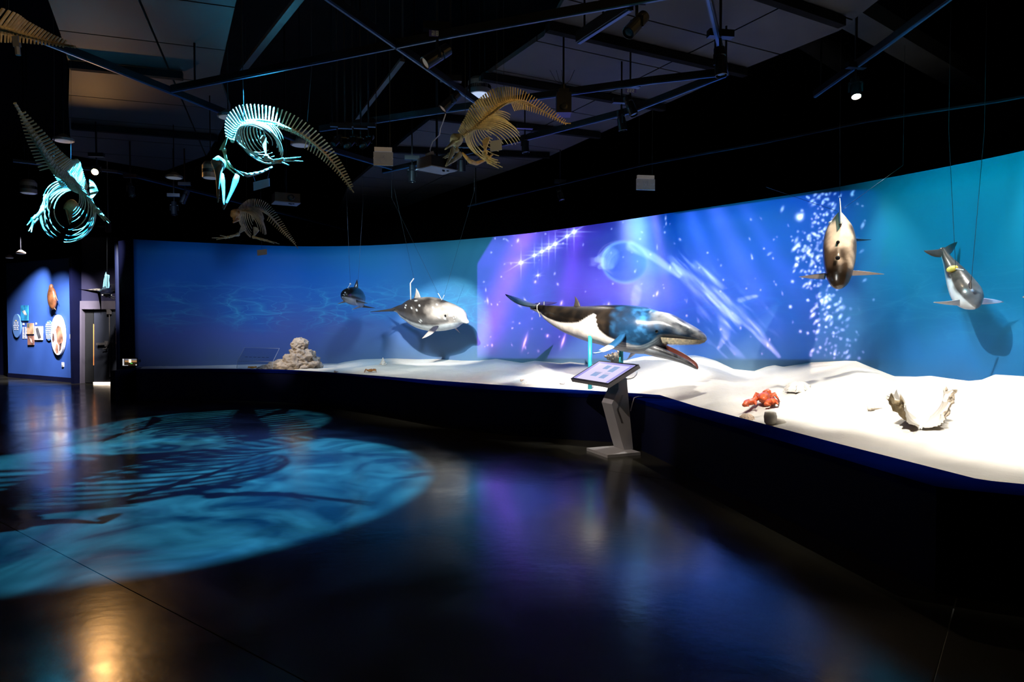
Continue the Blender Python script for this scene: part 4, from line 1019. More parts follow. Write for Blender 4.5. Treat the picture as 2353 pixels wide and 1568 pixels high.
placard(s5, [P(1126, 325, 7.9), P(1153, 320.5, 7.9), P(1153.5, 344.5, 7.9), P(1126.5, 349, 7.9)], None)
mb = MB(); wire(mb, P(1069, 300, 8.1), P(1069, 100, 8.1), .004); wire(mb, P(1158, 210, 8.9), P(1157, 60, 8.8), .004); wire(mb, P(1140, 322, 7.9), P(1142, 290, 8.5), .003); mb.build('cable', M_wire, s5)

P = _P

# ------------------------------------------------------------------ ceiling rafts
ZR = 4.75
M_raft = mat('raft_panel_grey', (.020, .019, .024), .7, noise=(2, .2))
def clip(poly, a, b_, c):        # keep a*x + b*y <= c
    out = []
    for i in range(len(poly)):
        p, q = poly[i], poly[(i + 1) % len(poly)]; fp = a * p[0] + b_ * p[1] - c; fq = a * q[0] + b_ * q[1] - c
        if fp <= 0: out.append(p)
        if (fp < 0 < fq) or (fq < 0 < fp):
            t = fp / (fp - fq); out.append((p[0] + (q[0] - p[0]) * t, p[1] + (q[1] - p[1]) * t))
    return out
def raft(label, pxpoly, beams, dirpts, cw, cl, panels_col=M_raft):
    pts = [G(x, y, ZR) for x, y in pxpoly]; poly = [(p.x, p.y) for p in pts]
    cx = sum(p[0] for p in poly) / len(poly); cy = sum(p[1] for p in poly) / len(poly)
    root = thing('ceiling_raft', (cx, cy, ZR), label, 'ceiling panel', 'ceiling rafts')
    a = G(*dirpts[0], ZR); b_ = G(*dirpts[1], ZR); d = (b_ - a); d.z = 0; d.normalize(); e_ = V((-d.y, d.x, 0))
    us = [p.dot(d) for p in pts]; ws = [p.dot(e_) for p in pts]; g = .012
    u0 = min(us); i = 0
    while u0 + i * cl < max(us):
        w0 = min(ws); j = 0
        while w0 + j * cw < max(ws):
            q = poly
            for (A, B_, Cc) in ((d.x, d.y, u0 + (i + 1) * cl - g), (-d.x, -d.y, -(u0 + i * cl + g)), (e_.x, e_.y, w0 + (j + 1) * cw - g), (-e_.x, -e_.y, -(w0 + j * cw + g))):
                q = clip(q, A, B_, Cc)
                if len(q) < 3: break
            if len(q) >= 3: MB().prism([(x, y, ZR + .03) for x, y in q], (0, 0, 1), .06).build('panel', panels_col, root)
            j += 1
        i += 1
    mb = MB()
    for (p, q) in beams:
        mb = MB(); mb.bar(G(*p, ZR - .06), G(*q, ZR - .06), .09, .09); mb.build('support_beam', M_black, root)
    mb = MB()
    for p in pts[::2]: wire(mb, p, (p.x, p.y, 6.5), .01)
    mb.build('hanger', M_black, root, kind='stuff')
    return root
M_raftb = mat('raft_panel_dark', (.008, .009, .010), .7, noise=(2, .2))
raft('dark grey ceiling raft of flat panels above the left skeleton', [(95, -120), (111, 0), (139, 78), (160, 153), (157, 250), (164, 357), (378, 393), (475, 357), (510, 296), (530, 250), (503, 178), (543, 0), (560, -120)],
     [((165, 291), (500, 318)), ((160, 150), (420, 175))], ((165, 291), (500, 318)), 1.2, 2.4, M_raftb)
raft('long violet-tinged ceiling raft running towards the mural', [(1340, -80), (1250, 83), (1114, 177), (937, 315), (800, 430), (770, 500), (880, 492), (1200, 381), (1260, 360), (1707, 159), (1930, 70), (2120, -80)],
     [((1258, 62), (1712, 168)), ((1108, 176), (1525, 248)), ((990, 268), (1378, 312)), ((900, 345), (1262, 358)), ((1740, -15), (1935, 52))], ((1258, 62), (1712, 168)), 1.0, 2.2)

# ------------------------------------------------------------------ lighting tracks, struts and beams
ZT = 4.25
M_edge = mat('blue_lit_track_edge', (.012, .06, .17), .35, .3, noise=(5, .2))  # blue light along the rail's lower edge, painted as the strip's colour
def track(pts, label, h=.07, wd=.045, z=ZT, mr=None, me_=None):
    A = G(*pts[0], z); root = thing('lighting_track', A, label, 'track', 'lighting tracks')
    for a, b_ in zip(pts[:-1], pts[1:]):
        p, q = G(*a, z), G(*b_, z); up = V((0, 0, h / 2 + .006))
        MB().bar(p + up, q + up, wd, h).build('rail', mr or M_track, root)
        MB().bar(p, q, wd * .5, .012).build('lit_edge_strip', me_ or M_edge, root)
    k = len(pts) - 1
    for t in ((.12, .5, .88) if k == 1 else (.1, .9)):
        for i in ((0,) if k == 1 else ((0,) if t < .5 else (k - 1,))):
            c = G(*pts[i], z).lerp(G(*pts[i + 1], z), t); mb = MB(); wire(mb, c + V((0, 0, h)), (c.x, c.y, 6.499), .012); mb.build('hanger', M_black, root)
    return root
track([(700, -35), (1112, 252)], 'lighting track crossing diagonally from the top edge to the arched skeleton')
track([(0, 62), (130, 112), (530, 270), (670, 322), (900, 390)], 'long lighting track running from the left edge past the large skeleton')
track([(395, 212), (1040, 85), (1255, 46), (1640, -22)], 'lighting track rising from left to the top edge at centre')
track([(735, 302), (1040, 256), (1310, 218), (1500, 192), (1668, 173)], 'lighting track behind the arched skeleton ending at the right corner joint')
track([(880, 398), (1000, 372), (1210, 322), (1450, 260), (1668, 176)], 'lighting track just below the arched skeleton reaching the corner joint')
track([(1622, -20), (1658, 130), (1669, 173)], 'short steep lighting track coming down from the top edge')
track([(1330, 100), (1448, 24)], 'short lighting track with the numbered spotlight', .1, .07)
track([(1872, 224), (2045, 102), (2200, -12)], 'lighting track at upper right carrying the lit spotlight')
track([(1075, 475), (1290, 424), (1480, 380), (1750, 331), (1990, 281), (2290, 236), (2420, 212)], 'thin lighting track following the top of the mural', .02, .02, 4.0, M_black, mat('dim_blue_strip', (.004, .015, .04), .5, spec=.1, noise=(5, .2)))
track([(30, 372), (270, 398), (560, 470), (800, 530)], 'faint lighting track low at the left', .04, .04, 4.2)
for (a, b_, z, wd, lab) in (((700, -20), (556, 162), 4.9, .08, 'thin grey strut descending left of the diagonal track'), ((925, 138), (820, 274), 4.7, .06, 'short grey strut between two tracks'),
                       ((1860, -30), (2400, 285), 4.9, .32, 'broad dark beam crossing the upper right corner')):
    p, q = G(*a, z), G(*b_, z); o = MB().bar(p, q, wd, wd * .6)
    for e_ in (p, q): wire(o, e_, (e_.x, e_.y, 6.499), .012)
    tag(o.build('ceiling_beam', mat('dark_beam', (.02, .021, .022), .5, .3, noise=(3, .2))), lab, 'beam')
# duct over the right side
mb = MB().tube([G(1830, 70, 5.4), G(2000, 180, 5.4), G(2070, 230, 5.4), G(2090, 300, 5.4)], .16, 16); wire(mb, G(1900, 110, 5.4), G(1900, 110, 5.4) + V((0, 0, 1.1)), .01)
tag(mb.build('ceiling_duct', M_black, smooth=True), 'dark round ceiling duct behind the lit spotlight', 'duct')

FONT = {'2': ['111', '001', '111', '100', '111'], '6': ['111', '100', '111', '101', '111'], '4': ['101', '101', '111', '001', '001'], '9': ['111', '101', '111', '001', '111'], '8': ['111', '101', '111', '101', '111'], '5': ['111', '100', '111', '001', '111'], '0': ['111', '101', '101', '101', '111'], '3': ['111', '001', '111', '001', '111'], '1': ['010', '110', '010', '010', '111']}
M_ink = mat('white_print', (.7, .7, .75), .5, noise=(5, .05))
def spot_head(c, direction, label, z_on=None, lit=None, number=None, size=1.0, group='track spotlights', facing=None):
    """track spotlight: adapter box, yoke, cylindrical can"""
    c = V(c); d = V(direction).normalized(); root = thing('track_spotlight', c, label, 'spotlight', group)
    top = c + V((0, 0, .19 * size)); x = V((1, .15, 0)).normalized(); y = V((-x.y, x.x, 0))
    MB().box(top + V((0, 0, .04)), (.22 * size, .07 * size, .06 * size), (x, y, V((0, 0, 1)))).build('driver_box', M_track, root)
    MB().tube([top, c + V((0, 0, .04))], .012 * size, 6).build('stem', M_track, root)
    s_ = d.cross(V((0, 0, 1))).normalized()
    mb = MB(); mb.bar(c + V((0, 0, .05)) - s_ * .065 * size, c + V((0, 0, .05)) + s_ * .065 * size, .02, .01)
    for sg in (-1, 1): mb.bar(c + V((0, 0, .05)) + s_ * sg * .065 * size, c + s_ * sg * .065 * size - V((0, 0, .05)), .02, .008)
    mb.build('yoke', M_track, root)
    u = s_.cross(d)
    MB().lathe(c - d * .12 * size, [(.02 * size, 0), (.048 * size, .01), (.05 * size, .08 * size), (.043 * size, .085 * size), (.05 * size, .095 * size), (.052 * size, .25 * size), (.046 * size, .252 * size), (.044 * size, .235 * size)], 18, (s_, u, d)).build('lamp_can', M_track, root, False)
    lens = MB().lathe(c - d * .12 * size, [(.044 * size, .236 * size), (.03 * size, .24 * size), (.002, .241 * size)], 18, (s_, u, d))
    lens.build('lens', lit or mat('dark_lens', (.02, .05, .05), .1, noise=(5, .1)), root)
    if number:
        card = MB().box(top - V((0, 0, .03)) - y * .02, (.13 * size, .002, .05 * size), (x, y, V((0, 0, 1))))
        cd_ = card.build('number_card', mat('violet_card', (.12, .1, .35), .5, noise=(5, .1)), root)
        mb = MB(); px_ = .0075 * size
        for i, ch in enumerate(number):
            for rr_, row in enumerate(FONT[ch]):
                for cc_, bit in enumerate(row):
                    if bit == '1': mb.box(top - V((0, 0, .03)) - y * .0225 + x * (-.04 * size + i * 4 * px_ + cc_ * px_) * -1 * -1 + V((0, 0, (2 - rr_) * px_ * -1)), (px_, .001, px_), (x, y, V((0, 0, 1))))
        mb.build('number', M_ink, cd_)
    mb = MB(); wire(mb, top + V((0, 0, .07)), (top.x, top.y, 6.499) if z_on is None else (top.x, top.y, max(top.z + .08, z_on + .02)), .014); mb.build('track_adapter', M_track, root)
    return root
M_litw = mat('lit_lens_warm', (1, 1, 1), .3, emis=((1, .75, .5), 900), noise=(5, .02))
M_lito = mat('lit_lens_orange', (1, 1, 1), .3, emis=((1, .5, .16), 1500), noise=(5, .02))
M_lensp = mat('pale_lens', (.5, .38, .3), .3, noise=(5, .1), emis=((.5, .36, .28), .12))
spot_head(G(1463, 55, 4.15), (-.75, -.5, -.9), 'black spotlight numbered 254 below the top edge at centre', number='254', size=1.1)
spot_head(G(1655, 140, 4.05), (.05, -.1, -1), 'black spotlight pointing straight down at the right track corner', size=1.1)
spot_head(G(1005, 128, 4.1), (-.9, -.45, -.75), 'black spotlight numbered 986 under the crossing tracks', number='986', lit=M_lensp, size=1.2)
spot_head(G(1036, 232, 4.1), (-.8, -.3, -.9), 'black spotlight with pale lens left of the round lamp', lit=M_lensp, size=1.1)
spot_head(G(1448, 242, 4.1), (.35, -.2, -1), 'black spotlight numbered 555 on the track right of the arched skeleton', number='555', size=1.0)
spot_head(G(1428, 276, 4.05), (.15, 0, -1), 'black spotlight hanging from the lower track right of the arched skeleton', size=1.0)
spot_head(G(1206, 330, 4.05), (.1, -.1, -1), 'black spotlight beside the placard of the arched skeleton', size=1.0)
spot_head(G(947, 398, 4.05), (0, -.1, -1), 'black spotlight left of the ceiling projector', size=1.1)
spot_head(G(1061, 372, 4.05), (0, .2, -1), 'black spotlight behind the beak of the arched skeleton', size=1.1)
spot_head(G(1287, 446, 3.95), (.25, -.3, -1), 'small violet-lit spotlight on the thin track over the mural', size=1.0)
spot_head(G(1966, 200, 4.05), (-.1, -.35, -.9), 'lit warm white spotlight at upper right', lit=M_litw, size=.95)
spot_head(G(222, 390, 4.0), (.28, -.8, -.45), 'glaring orange spotlight at the left under the ceiling raft', lit=M_lito, size=1.0)
spot_head(G(575, 545, 3.7).lerp(P(300, 435, 12), 1), (.3, -.2, -.9), 'dim spotlight in the dark left of the large skeleton', z_on=None)
spot_head(P(400, 478, 12.5), (.1, -.2, -.9), 'dim spotlight in the dark below the large skeleton beak', z_on=None)
spot_head(P(425, 452, 12.5), (-.3, -.2, -.9), 'dim amber-edged spotlight left of the open beak', z_on=None)
for i in range(5):
    spot_head(P(775 + i * 18, 322 + (i % 2) * 4, 8.9), ((-.3, .3)[i % 2], -.5, -.6), ['faint spotlight of the dark cluster, first from the left', 'faint spotlight of the dark cluster, second from the left', 'faint spotlight in the middle of the dark cluster', 'faint spotlight of the dark cluster, second from the right', 'faint spotlight of the dark cluster, first from the right'][i], z_on=None, size=.8)
# moving projector with loose wires
pr = thing('wall_projector', P(1317, 246, 8.0), 'black box projector with loose wires above, near the skeleton tail tip', 'projector')
c = PJ - V((fwd.x, fwd.y, 0)).normalized() * .2 + V((0, 0, .06))
MB().box(c, (.16, .2, .22)).build('housing', M_track, pr); MB().box(c + V((0, 0, .13)), (.11, .14, .06)).build('cap', M_track, pr)
MB().lathe(c + V((0, -.1, -.05)), [(.035, 0), (.035, .03), (.02, .032)], 12, (V((1, 0, 0)), V((0, 0, 1)), V((0, -1, 0)))).build('lens_barrel', M_track, pr)
mb = MB().tube([c + V((0, 0, .15)), c + V((0, 0, .22))], .03, 10)
for dx in (-.15, -.08, -.02, .12): mb.tube([c + V((0, 0, .2)), c + V((dx * .6, 0, .27)), c + V((dx, 0, .38))], .003, 4)
mb.build('yoke', M_track, pr); mb = MB(); wire(mb, c + V((0, 0, .2)), V((c.x, c.y, 6.499)), .014); mb.build('hanger', M_black, pr)
# ceiling projectors with pale underside plates
M_pjplate = mat('projector_underside', (.16, .19, .24), .5, noise=(4, .1))
def ceiling_projector(cpx, cpy, d, hw, hd, label, yaw):
    c = P(cpx, cpy, d); root = thing('ceiling_projector', c, label, 'projector', 'ceiling projectors')
    x = V((math.cos(yaw), math.sin(yaw), 0)); y = V((-x.y, x.x, 0)); z = V((0, 0, 1))
    MB().box(c + z * .075, (hw * 2 * .96, hd * 2 * .96, .14), (x, y, z)).build('housing', M_track, root)
    MB().box(c, (hw * 2, hd * 2, .012), (x, y, z)).build('underside_plate', M_pjplate, root)
    mb = MB()
    for (a, b_) in ((.35, .3), (.2, .5), (.5, .55)): mb.lathe(c + x * hw * a - y * hd * b_ - z * .008, [(.018, 0), (.018, -.006), (.01, -.007)], 10)
    mb.build('foot', M_black, root)
    MB().lathe(c - y * hd * .96 + z * .075 + x * .05, [(.05, 0), (.05, .04), (.035, .045), (.03, .03)], 14, (x, z, -y)).build('lens_barrel', M_track, root)
    mb = MB(); wire(mb, c + z * .14, V((c.x, c.y, 6.499)), .02); mb.build('pole', M_black, root); return root
cp = ceiling_projector(1004, 391, 9.2, .22, .17, 'ceiling projector with pale underside below the arched skeleton beak', .75)
mb = MB().tube([P(1024, 262, 8.7), P(1018, 280, 8.8), P(1012, 295, 8.9), P(1010, 310, 8.9), P(994, 326, 9.0), P(991, 334, 9.0), P(988, 345, 9.1), P(995, 360, 9.2), P(1004, 382, 9.2)], .007, 6)
mb.build('white_cable', M_white, cp, True)
ceiling_projector(657, 468, 11.0, .2, .16, 'ceiling projector with pale underside right of the small skeleton', .5)
MB().box(P(988, 355, 9.1), (.12, .03, .05), (V((.9, 0, .35)), V((0, 1, 0)), V((-.35, 0, .9)))).build('socket_block', mat('tan_block', (.3, .2, .15), .6, noise=(9, .2)), cp)

# round high-bay lamps
def bay_lamp(px, py, d, r, label, lensm=M_lens_dim, flat=False, tint=M_grey):
    c = P(px, py, d); root = thing('high_bay_lamp', c, label, 'ceiling lamp', 'round ceiling lamps')
    if flat:
        MB().lathe(c, [(r, 0), (r, .03), (r * .6, .06), (r * .3, .09)], 28).build('shade', tint, root, False)
    else:
        MB().lathe(c, [(r, 0), (r, .06), (r * .97, .065), (r * .93, .07), (r * .93, .11), (r, .115), (r, .17), (r * .85, .2), (r * .7, .22)], 28).build('housing', tint, root)
        mb = MB()
        for i in range(36):
            a = 2 * math.pi * i / 36; mb.box(c + V((math.cos(a) * r * .96, math.sin(a) * r * .96, .09)), (.012, .008, .045), (V((math.cos(a), math.sin(a), 0)), V((-math.sin(a), math.cos(a), 0)), V((0, 0, 1))))
        mb.build('cooling_fins', M_track, root)
    MB().lathe(c - V((0, 0, .006)), [(r * .86, .004), (r * .84, -.002), (r * .4, -.006), (.002, -.008)], 28).build('diffuser', lensm, root)
    mb = MB(); wire(mb, c + V((0, 0, .1)), V((c.x, c.y, 6.499)), .008); mb.build('pendant_rod', M_black, root)
bay_lamp(1102, 218, 9.2, .155, 'round ceiling lamp glowing white above the arched skeleton', M_lens)
bay_lamp(690, 334, 10.2, .14, 'round ceiling lamp behind the spine of the large skeleton', M_lens_dim)
M_warmg = mat('warm_grey_metal', (.30, .22, .17), .4, .2, noise=(9, .1))
bay_lamp(484, 409, 9.6, .11, 'round tan ceiling lamp just left of the large skull', M_lens_dim, False, M_warmg)
bay_lamp(524, 270, 8.6, .125, 'flat silver disc lamp left of the large skeleton back', M_lens_dim, True)
bay_lamp(400, 409, 11.0, .13, 'flat silver disc lamp in the dark right of the orange spotlight', M_lens_dim, True)
bay_lamp(146, 324, 9.6, .13, 'thin disc lamp behind the left skeleton tail', M_lens_dim, True)
bay_lamp(66, 444, 11.5, .12, 'dim round lamp at the left behind the rib rings', M_lens_dim, False, M_warmg)
bay_lamp(48, 583, 17.5, .11, 'tiny far lamp above the graphics wall, right one', M_lens_dim, True, M_warmg)
bay_lamp(22, 593, 19, .10, 'tiny far lamp above the graphics wall, left one', M_lens_dim, True, M_warmg)
# flat hanging exit signs
M_exit = mat('exit_sign_face', (.12, .12, .125), .5, noise=(6, .06), emis=((.3, .28, .28), .10))
M_exitp = mat('exit_sign_pictogram', (.22, .22, .24), .5, noise=(6, .05), emis=((.3, .3, .34), .06))
def exit_sign(px0, px1, py0, py1, d, label, rods):
    a, b_ = P(px0, py0, d), P(px1, py1 - (py1 - py0) + 1.5, d + .03); h = (py1 - py0) * d / F
    root = thing('exit_sign', (a + b_) / 2, label, 'sign', 'hanging exit signs'); x = (b_ - a); w_ = x.length; x.normalize(); z = V((0, 0, 1)); y = z.cross(x).normalized()
    c = (a + b_) / 2
    MB().box(c - z * h * .62, (w_, .012, h * .72), (x, y, z)).build('acrylic_panel', M_exit, root)
    MB().box(c - z * h * .13 , (w_ * .9, .05, h * .22), (x, y, z)).build('lamp_housing', mat('ivory_housing', (.3, .26, .22), .5, noise=(5, .05), emis=((.5, .42, .36), .12)), root)
    MB().box(c - z * h * .985, (w_, .02, .01), (x, y, z)).build('bottom_rail', M_white, root)
    f = c - z * h * .62 - y * .008
    mb = MB()
    for dx in (-.5, .5): mb.box(f + x * (dx * .24 * w_), (.006, .003, h * .42), (x, y, z))
    mb.box(f + z * h * .21, (w_ * .25, .003, .006), (x, y, z))
    mb.ball(f + z * h * .11 + x * .01, .009, 8, 5); mb.bar(f + z * h * .08, f - z * h * .04, .003, .014, up=x); mb.bar(f - z * h * .03, f - z * h * .18 - x * .03, .003, .01, up=x); mb.bar(f - z * h * .03, f - z * h * .16 + x * .035, .003, .01, up=x); mb.bar(f + z * h * .06, f + x * .04, .003, .008, up=x); mb.bar(f + z * h * .06, f - x * .035 + z * h * .02, .003, .008, up=x)
    for sg in (-1, 1):
        k = f + x * sg * w_ * .36
        mb.bar(k - x * sg * .03, k + x * sg * .03, .003, .008); mb.bar(k + x * sg * .03, k + x * sg * .01 + z * .02, .003, .008, up=x); mb.bar(k + x * sg * .03, k + x * sg * .01 - z * .02, .003, .008, up=x)
    mb.build('running_man_symbol', M_exitp, root)
    mb = MB()
    for t in (.15, .85): p = a.lerp(b_, t); wire(mb, p - z * .02, (p.x, p.y, 6.5), .007)
    mb.build('rod', mat('dark_rod', (.03, .035, .03), .4, .5, noise=(6, .1)), root)
exit_sign(858, 903, 338, 379, 7.4, 'flat hanging exit sign on two rods right of the large skeleton tail', None)
exit_sign(1462, 1505, 402, 436, 11.0, 'flat hanging exit sign on two rods above the projected dolphin', None)

# ------------------------------------------------------------------ touch screen kiosk
O = G(1434.7, 1041, 0); ka = V((.92, .39, 0)).normalized(); kb = V((-ka.y, ka.x, 0)); kz = V((0, 0, 1))
M_kiosk = mat('satin_white_metal', (.42, .41, .42), .4, noise=(4, .04))
M_frame = mat('black_bezel', (.012, .012, .014), .35, noise=(5, .1))
ki = thing('touchscreen_kiosk', O + kb * .2, 'white metal information kiosk with tilted touchscreen in front of the plinth', 'kiosk')
bc = [G(1396, 1053, 0), G(1472, 1046, 0)]; e1 = bc[1] - bc[0]; e2 = kb * .5
MB().prism([p + kz * .0175 for p in (bc[0], bc[1], bc[1] + e2, bc[0] + e2)], kz, .035).build('base_plate', M_kiosk, ki)
prof = [(.0, .035), (-.045, .162), (-.18, .604), (-.085, .786), (-.09, .86), (.03, .915), (.08, .417), (.125, .035)]
cw_ = .24
MB().prism([O + ka * a + kz * z + kb * cw_ / 2 for a, z in prof], kb, cw_).build('column', M_kiosk, ki)
# side grille: chevron of small round holes
mb = MB()
for i in range(26):
    t = i / 25; zz = .70 - .33 * t; aa = -.045 - .065 * (1 - abs(t - .5) * 2)
    for k in range(3): mb.lathe(O + ka * (aa + .01 * k) + kz * zz - kb * .001, [(.0035, 0), (.0035, -.0015)], 6, (ka, kz, kb))
mb.build('speaker_grille', M_frame, ki)
Bc = P(1397, 885, 8.02); tilt = (ka * .43 + kz * .225); wv = kb * .93; nrm_ = wv.cross(tilt).normalized()
if nrm_.z < 0: nrm_ = -nrm_
cs_ = [Bc, Bc + tilt, Bc + tilt + wv, Bc + wv]
MB().prism([p - nrm_ * .02 for p in cs_], nrm_, .045).build('screen_housing', M_kiosk, ki)
MB().prism([p + nrm_ * .004 for p in cs_], nrm_, .004).build('bezel', M_frame, ki)
def sq(u0, u1, v0, v1, off): return [Bc + wv * u + tilt * v_ + nrm_ * off for u, v_ in ((u0, v0), (u0, v1), (u1, v1), (u1, v0))]
M_screen = mat('lit_screen', (.1, .1, .1), .2, emis=((.75, .68, .95), 1.0), noise=(5, .02))
scr = MB().prism(sq(.04, .96, .06, .94, .0075), nrm_, .003).build('screen', M_screen, ki)
M_scrp = mat('screen_lavender_band', (.1, .1, .1), .2, emis=((.36, .33, .85), .9), noise=(5, .02))
M_scrb = mat('screen_picture', (.1, .1, .1), .2, emis=((.3, .45, .8), .9), noise=(5, .02))
M_scrt = mat('screen_text', (.1, .1, .1), .2, emis=((.5, .48, .75), .9), noise=(5, .02))
mb = MB()
for (u0, u1, v0, v1) in ((.28, .42, .52, .78), (.5, .62, .62, .8), (.5, .66, .25, .45), (.26, .4, .2, .38)): mb.prism(sq(u0, u1, v0, v1, .0095), nrm_, .001)
mb.build('screen_picture', M_scrb, scr)
mb = MB()
for (u0, u1, v0, v1) in ((.04, .1, .06, .94), (.1, .96, .86, .94), (.88, .96, .06, .86)): mb.prism(sq(u0, u1, v0, v1, .0092), nrm_, .0006)
mb.build('screen_border', M_scrp, scr)
mb = MB()
for u0 in (.27, .48):
    for k in range(5): mb.prism(sq(u0, u0 + .14, .46 - k * .0 - (k * .018), .468 - k * .018, .0098), nrm_, .0005)
mb.build('screen_text', M_scrt, scr)
k1_ = P(1449, 850, 8.4)
mb = MB().tube([P(1464, 856, 8.5), P(1462, 862, 8.45), P(1456, 868, 8.4), P(1448, 871, 8.38), P(1434, 872, 8.35)], .006, 6); mb.build('power_lead', M_white, ki, True)
mb = MB().tube([P(1449, 945, 8.62), P(1453, 928, 8.6), P(1457, 915, 8.65), P(1466, 911.5, 8.8), P(1480, 912, 8.9), P(1500, 909.5, 9.05), P(1514, 909, 9.2)], .006, 6); mb.build('floor_lead', mat('tan_cable', (.35, .28, .22), .6, noise=(5, .1)), ki, True)

# ------------------------------------------------------------------ things lying on the sand
def blend_rock(lobes, name, m, root=None, disp=.06, res=3):
    bm = bmesh.new()
    for c, r_ in lobes:
        g = bmesh.ops.create_icosphere(bm, subdivisions=res, radius=1)
        for v in g['verts']:
            q = v.co.copy(); v.co = V((q.x * r_[0], q.y * r_[1], q.z * r_[2])) + V(c)
    me = bpy.data.meshes.new(name); bm.to_mesh(me); bm.free()
    return me
M_rock = mat('sandstone', (.42, .34, .27), .85, noise=(6, .3), bump=(22, .9, .03))
rp = on_sand(690, 849); zr = rp.z
root = thing('rock_formation', rp, 'tan weathered rock heap with a rounded boulder balanced on top', 'rock')
def rocky(name, c, r_, seed, amp=.3):
    bm = bmesh.new(); bmesh.ops.create_icosphere(bm, subdivisions=5, radius=1)
    for v in bm.verts:
        d = v.co.normalized(); s_ = V((seed, seed * 1.7, 0))
        cell = mnoise.voronoi(d * 2.3 + s_)[0][0]; cell2 = mnoise.voronoi(d * 5 + s_)[0][0]
        q = 1 + amp * (cell - .55) * 1.2 + amp * .35 * (cell2 - .4) + amp * .5 * mnoise.noise(d * 1.3 + s_)
        v.co = V((d.x * r_[0] * q, d.y * r_[1] * q, d.z * r_[2] * q)) + (V(c) - rp)
    me = bpy.data.meshes.new(name); bm.to_mesh(me); bm.free(); me.polygons.foreach_set('use_smooth', [True] * len(me.polygons)); me.materials.append(M_rock)
    o = bpy.data.objects.new(name, me); C.objects.link(o); o.parent = root; ORG[o.name] = rp; return o
dR = rp.y + .25; m_ = dR / F
for i, (px, py, wx, hz_, dd, amp) in enumerate(((689, 793, 19, 15.5, .0, .35), (692, 818, 27, 18, .0, .45), (700, 836, 34, 22, .1, .5), (674, 832, 26, 20, -.05, .4), (655, 842, 28, 16, -.05, .3), (632, 843, 22, 12, 0, .25), (610, 847, 18, 7, 0, .25), (724, 842, 14, 18, .15, .5), (720, 815, 6, 9, .1, .5))):
    c = P(px, py, dR + dd); rocky('boulder' if i == 0 else 'rock_lobe', c, (wx * m_, wx * m_ * .8, hz_ * m_), i * 3.1 + 1, amp)
# clear acrylic stand
M_acr = bpy.data.materials.new('clear_acrylic'); M_acr.use_nodes = True; nt = M_acr.node_tree; n = nt.nodes; L = nt.links
for x in list(n): n.remove(x)
out = n.new('ShaderNodeOutputMaterial'); tr_ = n.new('ShaderNodeBsdfTransparent'); tr_.inputs[0].default_value = (.9, .93, .97, 1); gl = n.new('ShaderNodeBsdfGlossy'); gl.inputs['Roughness'].default_value = .03
mx = n.new('ShaderNodeMixShader'); mx.inputs[0].default_value = .05; L.new(tr_.outputs[0], mx.inputs[1]); L.new(gl.outputs[0], mx.inputs[2]); L.new(mx.outputs[0], out.inputs[0])
M_acre = mat('acrylic_edge', (.35, .4, .48), .3, noise=(5, .05))
ad = rp.y - .12
A_, B_, C_, D_ = P(546, 830, ad), P(627, 831.5, ad), P(642, 801, ad + .35), P(562, 799, ad + .35)
a0, b0 = P(544, 846, ad), P(626, 848, ad)
ac = thing('acrylic_stand', (a0 + b0) / 2, 'clear acrylic label stand at the left foot of the rock heap', 'stand')
MB().prism([A_, B_, C_, D_], (B_ - A_).cross(D_ - A_), .006).build('sloping_panel', M_acr, ac)
MB().prism([A_, B_, b0 - V((0, 0, .02)), a0 - V((0, 0, .02))], (B_ - A_).cross(a0 - A_), .006).build('front_panel', M_acr, ac)
mb = MB()
for p, q in ((A_, B_), (B_, C_), (C_, D_), (D_, A_), (A_, a0), (B_, b0)): mb.tube([p, q], .0038, 4)
mb.build('edge', M_acre, ac)
mb = MB()
for k in range(6): a = A_.lerp(D_, .27).lerp(B_.lerp(C_, .27), .2 + k * .12) + V((0, -.01, .01)); mb.box(a, (.055, .002, .006))
mb.build('caption', M_black, ac)

